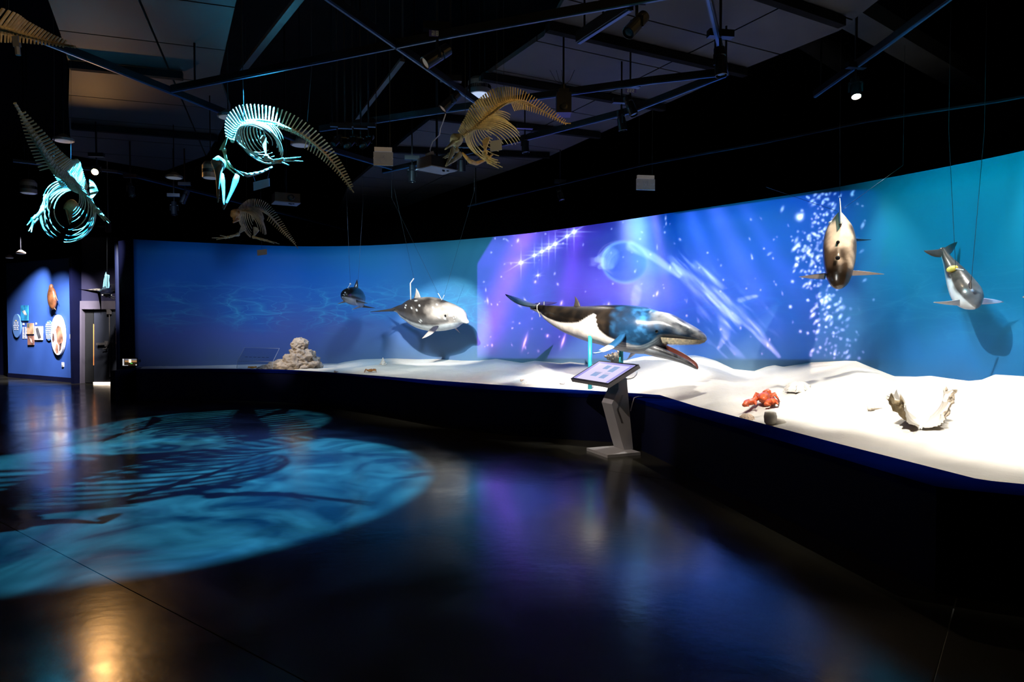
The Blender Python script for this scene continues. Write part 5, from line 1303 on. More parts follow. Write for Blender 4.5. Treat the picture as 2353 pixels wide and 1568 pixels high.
def spiral_shell(px, py, size, label, name='conch_shell', col=(.8, .66, .52), ax=(0, 0, 1), spikes=6, cat='shell', turns=3.5, up=.0, group=None, embed=.1, fat=1.0):
    p = on_sand(px, py); ax = V(ax).normalized(); x = ax.orthogonal().normalized(); y = ax.cross(x)
    m_ = mat(name + '_' + str(int(col[0] * 100)) + str(int(col[2] * 100)), col, .45, noise=(14, .18), bump=(30, .3, .004))
    c = p + V((0, 0, size * .3 * fat * (1 if abs(ax.z) < .7 else .0) + size * up)); n_ = 24; vs = []; fs = []; m2 = 34
    root = thing(name, p, label, cat, group)
    for i in range(m2 + 1):
        t = i / m2; wh = .5 + .5 * math.sin(t * turns * 2 * math.pi)
        r_ = size * .42 * fat * ((1 - t) ** .9) * (.82 + .28 * wh) * min(1, .35 + t * 5)
        z = size * (1.0 * t - .05)
        for k in range(n_):
            a = 2 * math.pi * k / n_
            rr_ = r_ * (1 + .06 * math.sin(a * spikes * 2)); vs.append(c + x * rr_ * math.cos(a) + y * rr_ * math.sin(a) + ax * z)
    for i in range(m2):
        for k in range(n_): k2 = (k + 1) % n_; fs.append((i * n_ + k, i * n_ + k2, (i + 1) * n_ + k2, (i + 1) * n_ + k))
    fs.append(tuple(range(n_ - 1, -1, -1))); MB().add(vs, fs).build('whorl', m_, root, True)
    if spikes:
        mb = MB()
        for lv, (t, s_) in enumerate(((.12, .16), (.42, .11), (.68, .07))):
            for k in range(spikes + 1):
                a = 2 * math.pi * (k + .5 * lv) / (spikes + 1); d = x * math.cos(a) + y * math.sin(a); b_ = c + ax * size * t + d * size * .36 * (1 - t)
                mb.tube([b_, b_ + (d + ax * .5) * size * s_], [size * .07 * (1 - t * .5), .002], 6)
        mb.build('spine', m_, root, True)
    # flared lip
    mb = MB(); mb.fin(c + ax * size * .5 + x * size * .1, c - ax * size * .02, c + x * size * .55 + ax * size * .12 - y * .1 * size, None, None, size * .03); mb.build('lip', m_, root, True)
    return root
def crab(px, py, size, label, col, yaw=0, name='crab'):
    p = on_sand(px, py); root = thing(name, p, label, 'crab'); m_ = mat(name + '_shell_' + str(int(px)), col, .35, noise=(20, .35))
    x = V((math.cos(yaw), math.sin(yaw), 0)); y = V((-x.y, x.x, 0)); z = (V((0, 0, 1)) + y * -.25).normalized(); c = p + V((0, 0, size * .4))
    MB().ball(c, (size * .55, size * .4, size * .25), 18, 10, (x, y, z), bumpy=.15).build('carapace', m_, root, True)
    for sg in (-1, 1):
        for k in range(4):
            a = sg * (.25 + k * .4); d = x * sg * math.cos(k * .45 - .4) + y * math.sin(k * .45 - .4) * 1.0
            p0 = c + d * size * .4; p1 = c + d * size * .8 + V((0, 0, size * .22)); p2 = c + d * size * 1.05 - V((0, 0, size * .38))
            MB().tube([p0, p1, p2], [size * .07, size * .055, size * .02], 6).build('leg', m_, root, True)
        q0 = c + x * sg * size * .35 - y * size * .3; q1 = c + x * sg * size * .75 - y * size * .5 + V((0, 0, .1 * size)); q2 = c + x * sg * size * .45 - y * size * .85
        mb = MB().tube([q0, q1], [size * .08, size * .1], 7); mb.ball(q1.lerp(q2, .45), (size * .17, size * .28, size * .15), 10, 7, (x, (q2 - q1).normalized(), z)); mb.tube([q1.lerp(q2, .6), q2], [size * .09, size * .02], 6)
        mb.tube([q1.lerp(q2, .6) - x * sg * size * .1, q2 - x * sg * size * .16 + y * size * .06], [size * .06, size * .015], 6); mb.build('claw', m_, root, True)
    return root
spiral_shell(880, 839, .17, 'white spiky conch shell standing on the sand below the spotted whale', col=(.85, .72, .62), spikes=6)
crab(851, 857, .115, 'brown crab on the sand at the ledge left of the big shadow', (.42, .16, .03), .6)
crab(580, 849, .1, 'tiny orange crab on the ledge at the foot of the acrylic stand', (.75, .3, .03), .2, 'orange_crab')
spiral_shell(768, 858.5, .085, 'tiny tan shell on the ledge right of the rock heap', 'small_shell', (.7, .5, .36), (1, .1, .1), 0)
spiral_shell(1424, 846, .30, 'large horn shell lying behind the kiosk screen', 'horn_shell', (.78, .56, .36), (-.95, -.1, .12), 7, up=.25)
spiral_shell(1291, 884, .12, 'pale round shell at the ledge left of the kiosk', 'moon_shell', (.82, .7, .62), (.3, .3, .9), 0)
spiral_shell(1196, 877.5, .07, 'tiny pale shell at the ledge, left of the barnacle cluster', 'small_shell', (.8, .62, .5), (.9, .2, .2), 0)
spiral_shell(1996, 945, .17, 'slender pale whelk lying left of the giant clam', 'whelk', (.85, .72, .58), (.95, .2, .05), 0, fat=.35)
p = on_sand(1770, 976); root = thing('cup_shell', p, 'square cream shell at the ledge below the lobster', 'shell'); M_cup = mat('cream_cup', (.85, .78, .68), .6, noise=(14, .1))
MB().lathe(p - V((0, 0, .01)), [(.03, 0), (.055, .03), (.06, .09), (.052, .13), (.046, .13), (.05, .09), (.04, .04)], 20).build('cup', M_cup, root, True)
MB().lathe(p + V((.03, 0, .02)), [(.01, 0), (.045, .02), (.03, .1), (.01, .12)], 12, (V((0, 1, 0)), V((0, 0, 1)), V((1, 0, 0)))).build('flank', M_cup, root, True)
spiral_shell(2068, 918, .12, 'small pale shell just behind the giant clam left side', 'small_shell', (.85, .75, .66), (-.9, .3, .1), 0)
# barnacle cluster
p = on_sand(1212, 882); root = thing('barnacle_cluster', p, 'cluster of white barnacles with dark openings at the ledge', 'barnacles'); mb_w = MB(); mb_b = MB(); rr_ = random.Random(2)
M_barn = mat('barnacle_white', (.8, .75, .68), .7, noise=(20, .1))
for i in range(10):
    q = p + V((rr_.uniform(-.08, .08), rr_.uniform(-.04, .05), 0)); q.z = sand_z(q.x, q.y) - .005; r_ = rr_.uniform(.012, .02)
    o = MB().lathe(q, [(r_ * 1.4, 0), (r_ * .8, r_ * 1.8), (r_ * .55, r_ * 1.7)], 9).build('barnacle', M_barn, root)
    MB().lathe(q, [(r_ * .56, r_ * 1.2), (r_ * .5, r_ * 1.83)], 7).build('opening', M_black, o)
# lobster: tail fan away, claws towards the viewer
lp = on_sand(1757, 925); sl = lp.y / F
root = thing('lobster', lp, 'bright orange-red lobster with big claws lying on white sand', 'lobster'); M_lob = mat('lobster_shell', (.75, .13, .04), .35, noise=(22, .45)); M_lobd = mat('lobster_underside', (.28, .09, .04), .5, noise=(25, .5))
def LP(px, py, h=0.05, dy=0): q = G(px, py, lp.z + h); return q
seg = [(1756, 918, 9), (1760, 911, 10), (1764, 905, 8.5), (1768, 900, 7), (1771, 897, 5.5)]
MB().ball(LP(1756, 914, .07), (.07, .15, .06), 16, 10, (V((.96, -.25, 0)), V((.3, .95, .0)), V((0, 0, 1))), bumpy=.12).build('carapace', M_lob, root, True)
for i in range(6):
    t = i / 5; q = LP(1762 + 9 * t, 904.5 - 8 * t, .07 - .02 * t); MB().ball(q, (.055 - .02 * t, .028, .045 - .012 * t), 12, 7, (V((.96, -.25, 0)), V((.3, .95, 0)), V((0, 0, 1)))).build('tail_segment', M_lob, root, True)
for (x, y) in ((1759, 896), (1767, 893.5), (1775, 893.5), (1783, 898)):
    q = LP(x, y + 2, .05); c0 = LP(1770, 898, .05); MB().ball(q.lerp(c0, .2), (.035, .075, .012), 10, 6, ((q - c0).cross(V((0, 0, 1))).normalized(), (q - c0).normalized(), V((0, 0, 1)))).build('tail_fin', M_lob, root, True)
MB().ball(LP(1753, 918, .05), (.045, .06, .04), 10, 7, bumpy=.4).build('head', M_lobd, root, True)
for pts, big in (([(1752, 918), (1745, 914), (1738, 917), (1727, 923)], (1724, 924.5)), ([(1760, 918), (1766, 917), (1776, 917), (1774, 924)], (1773, 923))):
    MB().tube([LP(x, y, .05) for x, y in pts], [.018, .022, .026, .03], 8).build('arm', M_lob, root, True)
    q = LP(big[0], big[1], .05); mb = MB().ball(q, (.085, .042, .035), 14, 8, (V((.93, .35, 0)), V((-.35, .93, 0)), V((0, 0, 1)))); mb.tube([q + V((-.03, -.02, 0)), q + V((-.09, -.08, -.02)), q + V((-.05, -.11, -.03))], [.035, .025, .005], 8); mb.tube([q + V((.04, -.03, 0)), q + V((.03, -.09, -.02))], [.025, .005], 7); mb.build('claw', M_lob, root, True)
for i in range(4):
    for sg in (-1, 1):
        b_ = LP(1757 + sg * 4, 917 - i * 2.4, .05); MB().tube([b_, b_ + V((sg * .09, -.02, .04)), b_ + V((sg * .15, -.05, -.05))], [.009, .008, .003], 5).build('leg', M_lob, root, True)
MB().tube([LP(1783, 914, .06), LP(1788, 916, .08), LP(1791, 927, .0)], .006, 5).build('antenna', M_lob, root, True)
# spiked white clam
def ribbed_clam(name, p, rx, ry, rz, ribs, label, m_, open_=0, yaw=0, cat='shell', tilt=0):
    root = thing(name, p, label, cat); x = V((math.cos(yaw), math.sin(yaw), 0)); y = V((-x.y, x.x, 0)); z = V((0, 0, 1)); n_ = 40; m2 = 14; vs = []; fs = []
    for i in range(m2 + 1):
        th_ = math.pi / 2 * i / m2
        for k in range(n_ + 1):
            a = math.pi * 2 * k / n_; q_ = 1 + .10 * math.cos(a * ribs) * math.sin(th_)
            vs.append(p + x * rx * math.cos(a) * math.sin(th_) * q_ + y * ry * math.sin(a) * math.sin(th_) * q_ + z * rz * math.cos(th_) * q_)
    w_ = n_ + 1
    for i in range(m2):
        for k in range(n_): fs.append((i * w_ + k, i * w_ + k + 1, (i + 1) * w_ + k + 1, (i + 1) * w_ + k))
    MB().add(vs, fs).build('valve', m_, root, True)
    mb = MB()
    for k in range(ribs):
        a = math.pi * 2 * k / ribs
        for th_ in (.9, 1.25, 1.5):
            b_ = p + x * rx * math.cos(a) * math.sin(th_) * 1.05 + y * ry * math.sin(a) * math.sin(th_) * 1.05 + z * rz * math.cos(th_)
            d = (x * math.cos(a) + y * math.sin(a)).normalized(); mb.tube([b_, b_ + d * rx * .16 - z * rz * .1], [rx * .08, .003], 6)
    mb.build('spine', m_, root, True); return root
M_clamw = mat('chalk_white_shell', (.85, .8, .72), .6, noise=(12, .1), bump=(30, .4, .004))
p = on_sand(1835, 898); p.z -= .01
ribbed_clam('spiked_clam', p, .145, .11, .12, 9, 'white ribbed clam shell behind the lobster on the sand', M_clamw)
p = on_sand(1716, 964); p.z -= .015
ribbed_clam('scallop_shell', p, .075, .06, .075, 12, 'round cream fringed scallop at the ledge below the lobster', mat('cream_shell', (.82, .62, .46), .6, noise=(14, .15)))
# giant clam: two upright thick fluted valves, hinge towards the viewer
gp = on_sand(2117, 983); hz0 = gp.z - .015; dg = gp.y
root = thing('giant_clam', gp, 'huge open giant clam with wavy white edges at the right of the sand', 'clam')
M_clam = mat('giant_clam_outside', (.33, .25, .14), .75, noise=(8, .3), bump=(18, .9, .02)); M_clami = mat('giant_clam_inside', (.46, .42, .36), .5, noise=(6, .06))
def valve(edge, root_pts, bulge, m_out, th):
    """edge: list of points along the wavy upper lip; root_pts: matching points along the hinge/base"""
    n_ = 44; m2 = 16; E = crm(edge, n_); Rt = crm(root_pts, n_); fo = []
    ins = []; outs = []
    for i in range(n_):
        e_ = V(E[i]); r_ = V(Rt[i]); f = i / (n_ - 1)
        flute = .5 + .5 * math.cos(f * 5 * 2 * math.pi)
        for j in range(m2 + 1):
            t = j / m2; b_ = V(bulge) * (math.sin(t * math.pi * .62) * (1 + .35 * (flute - .5) * t)); p_ = r_.lerp(e_, t) + b_ + V((0, -.03, .035))
            p_ += V((0, 0, .05 * (flute - .5) * t ** 3)); lm = .012 * math.sin(t * 34 + mnoise.noise(p_ * 6) * 4) * t
            outs.append(p_ + V(bulge).normalized() * (th * (1 - .6 * t) + lm + .03 * mnoise.noise(p_ * 14))); ins.append(p_)
    w_ = m2 + 1; fs = []
    for i in range(n_ - 1):
        for j in range(m2): fs.append((i * w_ + j, (i + 1) * w_ + j, (i + 1) * w_ + j + 1, i * w_ + j + 1))
    v_ = MB().add(outs, fs).build('valve', m_out, root, True)
    k = len(ins); f2 = list(fs)
    MB().add(ins, f2).build('valve_lining', M_clami, v_, True)
    # lip strip joining both skins
    vs = []; f3 = []
    for i in range(n_): vs += [ins[i * w_ + m2], outs[i * w_ + m2]]
    for i in range(n_ - 1): f3.append((2 * i, 2 * i + 1, 2 * i + 3, 2 * i + 2))
    a = len(vs)
    for j in range(w_): vs += [ins[j], outs[j]]
    for j in range(m2): f3.append((a + 2 * j, a + 2 * j + 1, a + 2 * j + 3, a + 2 * j + 2))
    a = len(vs)
    for j in range(w_): vs += [ins[(n_ - 1) * w_ + j], outs[(n_ - 1) * w_ + j]]
    for j in range(m2): f3.append((a + 2 * j, a + 2 * j + 1, a + 2 * j + 3, a + 2 * j + 2))
    MB().add(vs, f3).build('lip', M_clami, v_, True)
d0 = dg
valve([P(2093, 930, d0 - .02), P(2084, 903, d0 + .06), P(2070, 912, d0 + .14), P(2062, 897, d0 + .24), P(2050, 905, d0 + .32), P(2073, 891, d0 + .5)],
      [P(2109, 986, d0 - .03), P(2106, 983, d0 + .08), P(2100, 980, d0 + .18), P(2097, 978, d0 + .26), P(2098, 975, d0 + .32), P(2104, 970, d0 + .42)], (-.10, -.07, -.06), M_clam, .04)
valve([P(2124, 955, d0 - .02), P(2141, 925, d0 + .02), P(2135, 905, d0 + .1), P(2150, 898, d0 + .18), P(2134, 886, d0 + .28), P(2156, 893, d0 + .42)],
      [P(2108, 986, d0 - .03), P(2114, 984, d0 + .04), P(2120, 981, d0 + .12), P(2124, 977, d0 + .2), P(2126, 973, d0 + .3), P(2124, 968, d0 + .4)], (.05, -.10, -.04), mat('giant_clam_pale_side', (.42, .34, .25), .75, noise=(9, .5), bump=(26, 1, .03)), .05)

# ------------------------------------------------------------------ far left: graphics wall, doorway, column
M_blue = mat('graphics_wall_blue', (.03, .085, .32), .6, noise=(1.5, .08), spec=.3)
GA, GB = G(20, 867, 0), G(180, 880.5, 0); GH = 3.28
gd = (GB - GA).normalized(); gn = V((gd.y, -gd.x, 0))
if gn.y > 0: gn = -gn
gl_ = (GB - GA).length
def gw(px, py):                  # point on the graphics wall plane seen at a pixel
    r = ray(px, py); o_ = V((0, 0, EYE)); t = (GA - o_).dot(gn) / r.dot(gn); return o_ + r * t
MB().prism([GA - gd * .0, GB, GB + V((0, 0, GH)), GA + V((0, 0, GH))], gn, .02).build('wall_graphics', M_blue, kind='structure')
MB().bar(GA + gn * .02 + V((0, 0, .06)), GB + gn * .02 + V((0, 0, .06)), .02, .12).build('baseboard_graphics', M_navy, kind='structure')
MB().box((GA + GB) / 2 - gn * .25 + V((0, 0, GH / 2)), (gl_, .4, GH - .02), (gd, gn, V((0, 0, 1)))).build('wall_partition', M_black, kind='structure')
WL = GA - gd * 4; MB().prism([WL - gn * .3, GA - gn * .3, GA - gn * .3 + V((0, 0, 3.2)), WL - gn * .3 + V((0, 0, 3.2))], gn, .05).build('wall_far_left', M_navy, kind='structure')
def oval(px, py, hx, hy, n_=40, off=.03):
    c = gw(px, py); ex = (gw(px + hx, py) - c).length; ez = (gw(px, py + hy) - c).length
    return c, [c + gd * ex * math.cos(2 * math.pi * k / n_) + V((0, 0, ez * math.sin(2 * math.pi * k / n_))) + gn * off for k in range(n_)], ex, ez
M_ovb = mat('oval_panel_blue', (.10, .22, .5), .5, noise=(5, .05)); M_txt = mat('printed_text_white', (.75, .75, .8), .5, noise=(5, .05)); M_txty = mat('printed_title_yellow', (.8, .65, .3), .5, noise=(5, .05))
def textlines(mb, px0, px1, py0, py1, n_, off=.045, jag=.15, seed=1, centre=False):
    rr_ = random.Random(seed)
    for i in range(n_):
        y = py0 + (py1 - py0) * i / max(1, n_ - 1); w_ = rr_.uniform(1 - jag * 2, 1)
        x0, x1 = (px0, px0 + (px1 - px0) * w_) if not centre else ((px0 + px1) / 2 - (px1 - px0) * w_ / 2, (px0 + px1) / 2 + (px1 - px0) * w_ / 2)
        a, b_ = gw(x0, y) + gn * off, gw(x1, y) + gn * off; L_ = (b_ - a).length; nw = max(1, int(L_ / .11))
        for k in range(nw):           # words
            p, q = a.lerp(b_, (k + .04) / nw), a.lerp(b_, (k + .04 + rr_.uniform(.6, .88)) / nw); mb.bar(p, q, .002, .03)
    return mb
for (px, py, hx, hy, lab, sd) in ((42, 749, 9.5, 27, 'blue oval text panel at the left of the graphics wall', 4), (116, 760, 8.5, 23, 'blue oval text panel beside the large oval photo', 5)):
    c, pl_, ex, ez = oval(px, py, hx, hy); root = thing('oval_text_panel', c, lab, 'panel', 'oval text panels')
    MB().prism(pl_, gn, .03).build('board', M_ovb, root)
    textlines(MB(), px - 7, px + 7, py - 8 if px < 100 else py - 14, py + 8 if px < 100 else py + 17, 5 if px < 100 else 8, .05, .12, sd, True).build('text_lines', M_txt, root, kind='stuff')
    textlines(MB(), px - 3, px + 3, py - 12 if px < 100 else py - 18, 0, 1, .05, 0, sd, True).build('title', M_txty, root)
c, pl_, ex, ez = oval(139, 770, 15.5, 46, off=.05)
root = thing('oval_photo_panel', c, 'large oval photo of a sea creature on the graphics wall', 'panel')
M_ph = mat('oval_photo_print', (.75, .72, .7), .5, noise=(3, .2)); MB().prism(pl_, gn, .05).build('board', M_ph, root)
# printed photo: a mottled brown turtle on pale sand, as flat inlays
M_ph2 = mat('photo_brown_patch', (.42, .2, .12), .5, noise=(6, .7)); M_ph3 = mat('photo_teal_patch', (.35, .62, .75), .5, noise=(4, .3)); M_ph4 = mat('photo_dark_patch', (.12, .06, .05), .5, noise=(9, .8))
def patch(pxs, m_, off, name='print_patch'): MB().prism([gw(x, y) + gn * off for x, y in pxs], gn, .002).build(name, m_, root)
patch([(140, 748), (147, 752), (151, 768), (152, 782), (148, 792), (143, 794), (138, 785), (137, 770), (135, 758)], M_ph2, .077)
patch([(127, 765), (131, 768), (132, 782), (129, 788), (126, 778)], M_ph4, .077)
patch([(124.8, 755), (128, 742), (128, 765), (126.5, 790), (125, 782)], M_ph3, .0772)
patch([(136, 790), (140, 792), (141, 810), (137, 813), (134, 804)], M_ph2, .078)
patch([(144, 790), (149, 788), (147, 803), (143, 808)], M_ph4, .078)
# small rectangular photos
for i, (x0, y0, x1, y1, m1, m2_, lab, det) in enumerate((
    (51, 702, 67.5, 737, (.02, .22, .42), (.45, .45, .42), 'teal photo of a swimming turtle on the graphics wall', [(55, 716), (60, 713), (64, 720), (65, 725), (60, 724)]),
    (65.5, 743, 80, 768, (.45, .25, .14), (.12, .14, .10), 'upper brown photo beside the text column', [(67, 744), (72, 743), (71, 752), (67, 753)]),
    (67, 772, 81, 793, (.22, .10, .07), (.5, .4, .35), 'lower dark brown photo beside the text column', [(71, 776), (75, 778), (79, 789), (75, 787)]),
    (82.5, 750, 101, 781.5, (.6, .55, .5), (.08, .08, .09), 'black and white animal photo right of the brown photos', [(86, 755), (91, 753), (95, 765), (98, 776), (92, 779), (88, 768)]))):
    c4 = [gw(x0, y0), gw(x1, y0), gw(x1, y1), gw(x0, y1)]; root = thing('photo_board', sum(c4, V((0, 0, 0))) / 4, lab, 'photo', 'photo boards')
    MB().prism([p + gn * .03 for p in c4], gn, .02).build('board', mat('photo_print_%d' % i, m1, .5, noise=(7, .5)), root)
    MB().prism([gw(x, y) + gn * .042 for x, y in det], gn, .002).build('print_patch', mat('photo_subject_%d' % i, m2_, .5, noise=(9, .4)), root)
o = textlines(MB(), 53, 65, 753, 777, 8, .018, .1, 9); textlines(o, 53, 60, 744, 746, 2, .018, .1, 3); textlines(o, 83, 88, 743, 745, 2, .018, .1, 3)
tag(o.build('wall_text', M_txt, kind='stuff'), 'column of small white text lines printed on the blue wall', 'lettering')
for (px, py, lab) in ((165.5, 773.5, 'white wall switch right of the large oval photo'), (146.5, 838, 'white wall socket below the large oval photo')):
    c = gw(px, py) + gn * .02; o = MB().box(c, (.09, .03, .12), (gd, gn, V((0, 0, 1)))); o.box(c + gn * .018, (.05, .01, .06), (gd, gn, V((0, 0, 1)))); tag(o.build('wall_plate', M_white), lab, 'switch')
# sea turtle mounted on the wall
c = gw(131, 686) + gn * .12; root = thing('sea_turtle', c, 'brown sea turtle model mounted head up on the blue wall', 'turtle'); M_tur = mat('turtle_shell', (.15, .055, .02), .35, noise=(7, .5), bump=(14, .5, .01)); M_turs = mat('turtle_skin', (.16, .07, .03), .5, noise=(9, .4))
Z = V((0, 0, 1)); tlt = (Z * .99 + gd * -.1).normalized(); tx = gn.cross(tlt).normalized()
MB().ball(c, (.17, .31, .09), 20, 12, (tx, tlt, gn)).build('carapace', M_tur, root, True)
mb = MB().ball(c + tlt * .31, (.05, .075, .05), 12, 8, (tx, tlt, gn)); mb.tube([c + tlt * .25, c + tlt * .33], .05, 8); mb.build('head', M_turs, root, True)
for sg, tip in ((-1, gw(124, 658)), (1, gw(144, 692))):
    MB().fin(c + tlt * .26 + gd * .06 * sg, c + tlt * .10 + gd * .15 * sg, tip + gn * .12, None, None, .03, nrm=gn).build('front_flipper', M_turs, root, True)
for tip in (gw(128, 714), gw(138, 713)):
    MB().fin(c - tlt * .24 - gd * .06, c - tlt * .24 + gd * .08, tip + gn * .1, None, None, .02, nrm=gn).build('rear_flipper', M_turs, root, True)

# doorway recess
DA = G(186, 881, 0); DB = G(272, 884, 0); dd_ = (DB - DA).normalized(); dn = V((dd_.y, -dd_.x, 0)); dz = V((0, 0, 1))
if dn.y > 0: dn = -dn
def dw(px, py, off=0):
    r = ray(px, py); o_ = V((0, 0, EYE)); t = (DA - o_).dot(dn) / r.dot(dn); return o_ + r * t + dn * off
M_dw = mat('doorway_wall_violet', (.018, .016, .045), .7, noise=(2, .2)); M_lint = mat('lintel_grey', (.10, .085, .11), .6, noise=(3, .1)); M_door = mat('steel_door_slate', (.05, .055, .075), .4, .3, noise=(3, .12)); M_dark = mat('dark_opening', (.004, .004, .004), .8, noise=(3, .2)); M_chrome = mat('satin_steel', (.5, .45, .45), .3, .8, noise=(8, .1))
def quad(px0, py0, px1, py1, off=0): return [dw(px0, py0, off), dw(px1, py0, off), dw(px1, py1, off), dw(px0, py1, off)]
top = dw(187, 545).z
MB().prism([dw(187, 708, -.05), dw(275, 706, -.05), dw(275, 545, -.05), dw(187, 545, -.05)], dn, .1).build('wall_over_door', M_dw, kind='structure')
MB().prism(quad(187, 692, 270, 708, .02), dn, .05).build('trim_1', M_lint, kind='structure')
MB().prism([DA + dz * 0 - dn * .05, DA + dz * 3.3 - dn * .05, DA - dd_ * .1 + dz * 3.3 - dn * .05, DA - dd_ * .1 - dn * .05], dn, .5).build('wall_jamb', M_navy, kind='structure')
dr = bpy.data.objects.new('door_1', None); C.objects.link(dr); dr.location = DA; ORG['door_1'] = V(DA); dr['kind'] = 'structure'
MB().prism(quad(188, 707, 192, 881, .0), dn, .12).build('door_frame', M_lint, dr)
MB().prism(quad(192, 708, 270, 711, .0), dn, .12).build('door_frame', M_lint, dr)
lf = MB().prism(quad(193, 711, 212.2, 880, -.05), dn, .04).build('door_leaf', M_dark, dr)
l2 = MB().prism(quad(214, 711, 252.5, 879, -.05), dn, .045).build('door_leaf', M_door, dr)
l3 = MB().prism(quad(254, 711, 270, 879, -.05), dn, .045).build('door_leaf', M_door, dr)
MB().bar(dw(224, 791, .02), dw(245, 790, .02), .05, .06).build('push_bar', M_chrome, l2)
MB().bar(dw(249, 790, .02), dw(269, 790, .02), .05, .06).build('push_bar', M_chrome, l3)
mb = MB().tube([dw(253.5, 716, .03), dw(254, 790, .03)], .012, 6); mb.tube([dw(254, 790, .03), dw(254.5, 866, .03)], .009, 6); mb.build('vertical_rod', M_chrome, l2)
mb = MB().box(dw(253, 716, .03), (.1, .06, .14), (dd_, dn, dz)); mb.bar(dw(246, 712, .03), dw(256, 712, .03), .02, .02); mb.build('door_closer', M_chrome, l2)
mb = MB().box(dw(247, 790, .03), (.06, .06, .14), (dd_, dn, dz)); mb.tube([dw(247, 797, .03), dw(247, 803, .05)], .012, 6); mb.bar(dw(240, 802, .05), dw(250, 800, .05), .015, .02); mb.build('latch', M_chrome, l2)
M_day = mat('daylight_gap', (1, 1, 1), .5, emis=((1, .78, .58), 5), noise=(3, .02)); M_dayo = mat('daylight_slit_orange', (1, .4, .1), .5, emis=((1, .2, .04), .5), noise=(3, .02))
MB().prism(quad(213, 878.6, 273, 882.6, -.02), dn, .01).build('threshold_gap', M_day, dr)
MB().prism(quad(212.4, 745, 213.8, 840, -.03), dn, .01).build('meeting_gap', M_dayo, dr)
# column beside the doorway and dark return wall with screen
cc = G(275, 896, 0); tag(MB().lathe(cc, [(.06, 0), (.06, 3.45)], 24).build('column_tube', mat('blue_column_paint', (.03, .04, .12), .3, noise=(3, .1)), smooth=False), 'slim blue rounded column beside the doorway', 'column')
e0 = wc[0]; c1 = G(279, 903, 0)
RW = [V((c1.x, c1.y, 0)), V((outer[0].x - .02, outer[0].y, 0)), V((e0.x - .01, e0.y, 0))]
MB().prism([RW[0], V((e0.x, e0.y, 0)), V((e0.x, e0.y, HW + .01)), RW[0] + dz * (HW + .01)], (RW[0] - e0).cross(dz), .03).build('wall_return', M_navy, kind='structure')
ma, mbp = P(281, 823, 14.0), P(317, 823, 14.05); mh = 19 * 14.0 / F
root = thing('wall_monitor', (ma + mbp) / 2, 'small lit wall monitor at the left end of the plinth', 'monitor')
mx_ = (mbp - ma).normalized(); mn = V((mx_.y, -mx_.x, 0)); mc = (ma + mbp) / 2 - dz * mh / 2; mw = (mbp - ma).length
MB().box(mc - mn * -.0, (mw, .05, mh), (mx_, mn, dz)).build('housing', M_frame, root)
def ms(u0, u1, v0, v1, m_, name, off=.027): MB().box(mc + mx_ * (mw * ((u0 + u1) / 2 - .5)) + dz * (mh * ((v0 + v1) / 2 - .5)) + mn * off, (mw * (u1 - u0), .002, mh * (v1 - v0)), (mx_, mn, dz)).build(name, m_, root)
E = lambda nm, c, s_: mat(nm, (.02, .02, .02), .3, emis=(c, s_), noise=(3, .02))
ms(.03, .97, .08, .92, E('screen_dark', (.02, .012, .006), 1), 'screen')
ms(.2, .95, .5, .72, E('screen_dusk', (.35, .18, .07), 1), 'screen_picture', .029); ms(.2, .95, .72, .9, E('screen_sky', (.25, .25, .3), .6), 'screen_picture', .029)
ms(.45, .6, .45, .85, E('screen_sun', (1, .85, .5), 2), 'screen_picture', .031); ms(.55, .68, .3, .4, E('screen_green', (.1, .7, .1), 1), 'screen_picture', .031)
for k in range(5): ms(.05, .15, .15 + k * .16, .25 + k * .16, E('screen_icon', (.9, .9, .95), 1), 'screen_icon', .031)
ms(.05, .4, .09, .12, E('screen_icon', (.9, .9, .95), 1), 'screen_icon', .031); ms(.88, .95, .12, .22, E('screen_icon', (.9, .9, .95), 1), 'screen_icon', .031)
MB().box(mc - mn * .25, (.06, .5, .06), (mx_, mn, dz)).build('wall_arm', M_track, root)
# fire extinguisher
fe = G(262.5, 891, 0); h_ = 38 * fe.y / F; root = thing('fire_extinguisher', fe, 'red fire extinguisher standing beside the doorway', 'extinguisher'); M_red = mat('extinguisher_red', (.35, .01, .008), .3, noise=(3, .1))
MB().lathe(fe, [(.05, 0), (.062, .01), (.062, h_ * .72), (.05, h_ * .8), (.025, h_ * .85), (.02, h_ * .88)], 18).build('cylinder', M_red, root, True)
mb = MB().box(fe + dz * h_ * .91, (.08, .03, .03)); mb.box(fe + dz * h_ * .97 + V((.02, 0, 0)), (.1, .02, .012)); mb.build('valve', M_chrome, root)
MB().tube([fe + dz * h_ * .9, fe + V((.07, -.03, h_ * .85)), fe + V((.075, -.03, h_ * .3))], .01, 6).build('hose', M_black, root, True)
# camera bracket above the doorway
c = dw(272, 527, .3); tag(MB().box(c, (.1, .1, .22)).box(c + V((-.15, 0, .03)), (.2, .04, .04)).tube([c, V((c.x, c.y, 6.499))], .012, 6).build('camera_bracket', M_warmg), 'small beige camera bracket above the doorway', 'bracket')
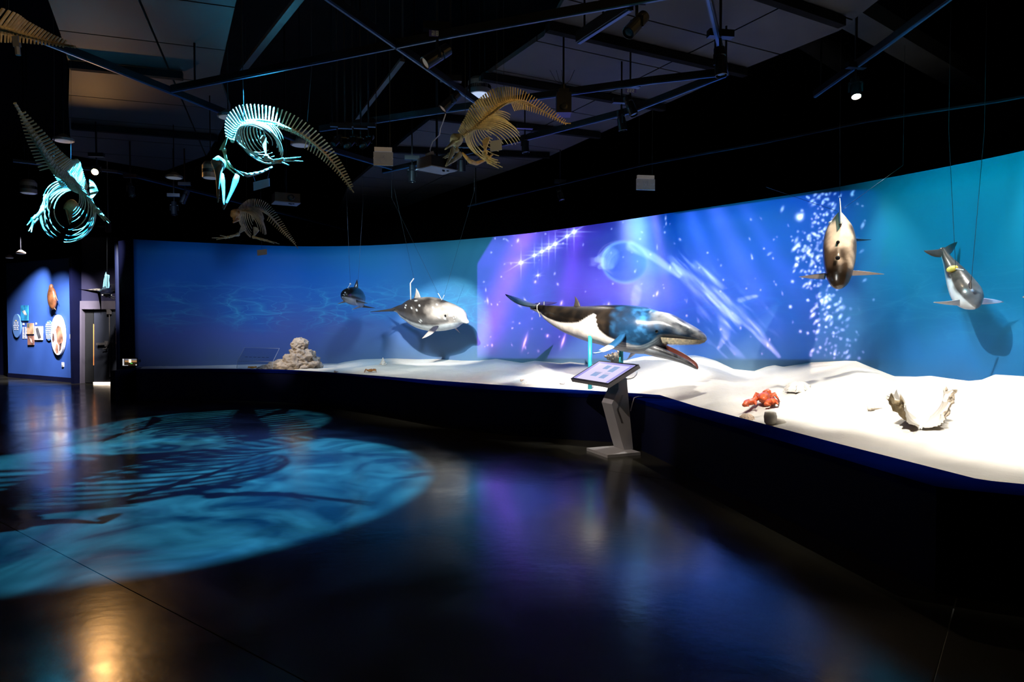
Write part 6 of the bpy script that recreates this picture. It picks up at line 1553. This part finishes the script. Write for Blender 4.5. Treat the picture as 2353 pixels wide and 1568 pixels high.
# sailfish hanging before the doorway
sf = 15.6
root = thing('sailfish', P(240, 672, sf), 'sailfish model with raised blue sail hanging above the door, tail nearest', 'fish')
FS = [(226, 673, 3, .5, sf - .5), (231, 671.5, 5, .5, sf - .3), (240, 668, 9, .5, sf), (250, 665, 11.5, .5, sf + .3), (260, 664, 11, .55, sf + .6), (268, 666, 8, .55, sf + .9), (274, 669, 3, .5, sf + 1.1), (284, 673, 1, .5, sf + 1.3)]
def fcol(t, an, p): return mixt((.02, .02, .03), (.4, .4, .42), (-.3 - math.cos(an)) / .2)
mb, _c = loft(FS, nst=50, nr=28, colf=fcol); mb.build('body', M_skin, root, True)
fc = lambda q, y: (.02, .018, .025)
MB().fin(P(222, 668, sf - .5), P(230, 676, sf - .5), P(178, 664, sf - .7), P(205, 667, sf - .6), P(208, 672, sf - .6), .012, colf=fc).build('tail_lobe', M_skin, root, True)
MB().fin(P(223, 670, sf - .5), P(231, 672, sf - .5), P(232, 726, sf - .7), P(230, 698, sf - .6), P(234, 695, sf - .6), .012, colf=fc).build('tail_lobe', M_skin, root, True)
sail = [(236, 664), (238, 646), (241, 632), (243.5, 625), (245, 630), (248, 631.5), (252, 633), (251, 644), (252, 656), (251, 662)]
mb = MB().prism([P(x, y, sf + .05) for x, y in sail], (.3, -1, 0), .012); mb.c = [(.25, .6, .8)] * len(mb.v); mb.build('sail_fin', M_skin_matt, root)
mb = MB(); 
for x in (240, 243.5, 247, 250): wire(mb, P(x, 661, sf + .03), P(x + .3, 634, sf + .03), .005)
mb.build('fin_ray', M_skin_matt, root)
MB().fin(P(222, 664, sf + .2), P(240, 668, sf + .2), P(198, 666, sf + .2), None, None, .02, colf=lambda q, y: (.6, .55, .5), nrm=(0, 0, 1)).build('pectoral_fin', M_skin_matt, root, True)
MB().fin(P(232, 678, sf + .2), P(258, 676, sf + .4), P(236, 684, sf + .2), P(250, 684, sf + .3), P(262, 684, sf + .4), .02, colf=lambda q, y: (.65, .62, .6)).build('pectoral_fin', M_skin_matt, root, True)
mb = MB().tube([P(248, 677, sf + .3), P(264, 684, sf + .3)], .012, 5); mb.tube([P(250, 683, sf + .3), P(264, 688, sf + .3)], .01, 5); mb.build('pelvic_fin', M_skin_matt, root)
mb = MB(); wire(mb, P(246, 660, sf), P(246, 520, sf), .004); mb.build('cable', M_wire, root)
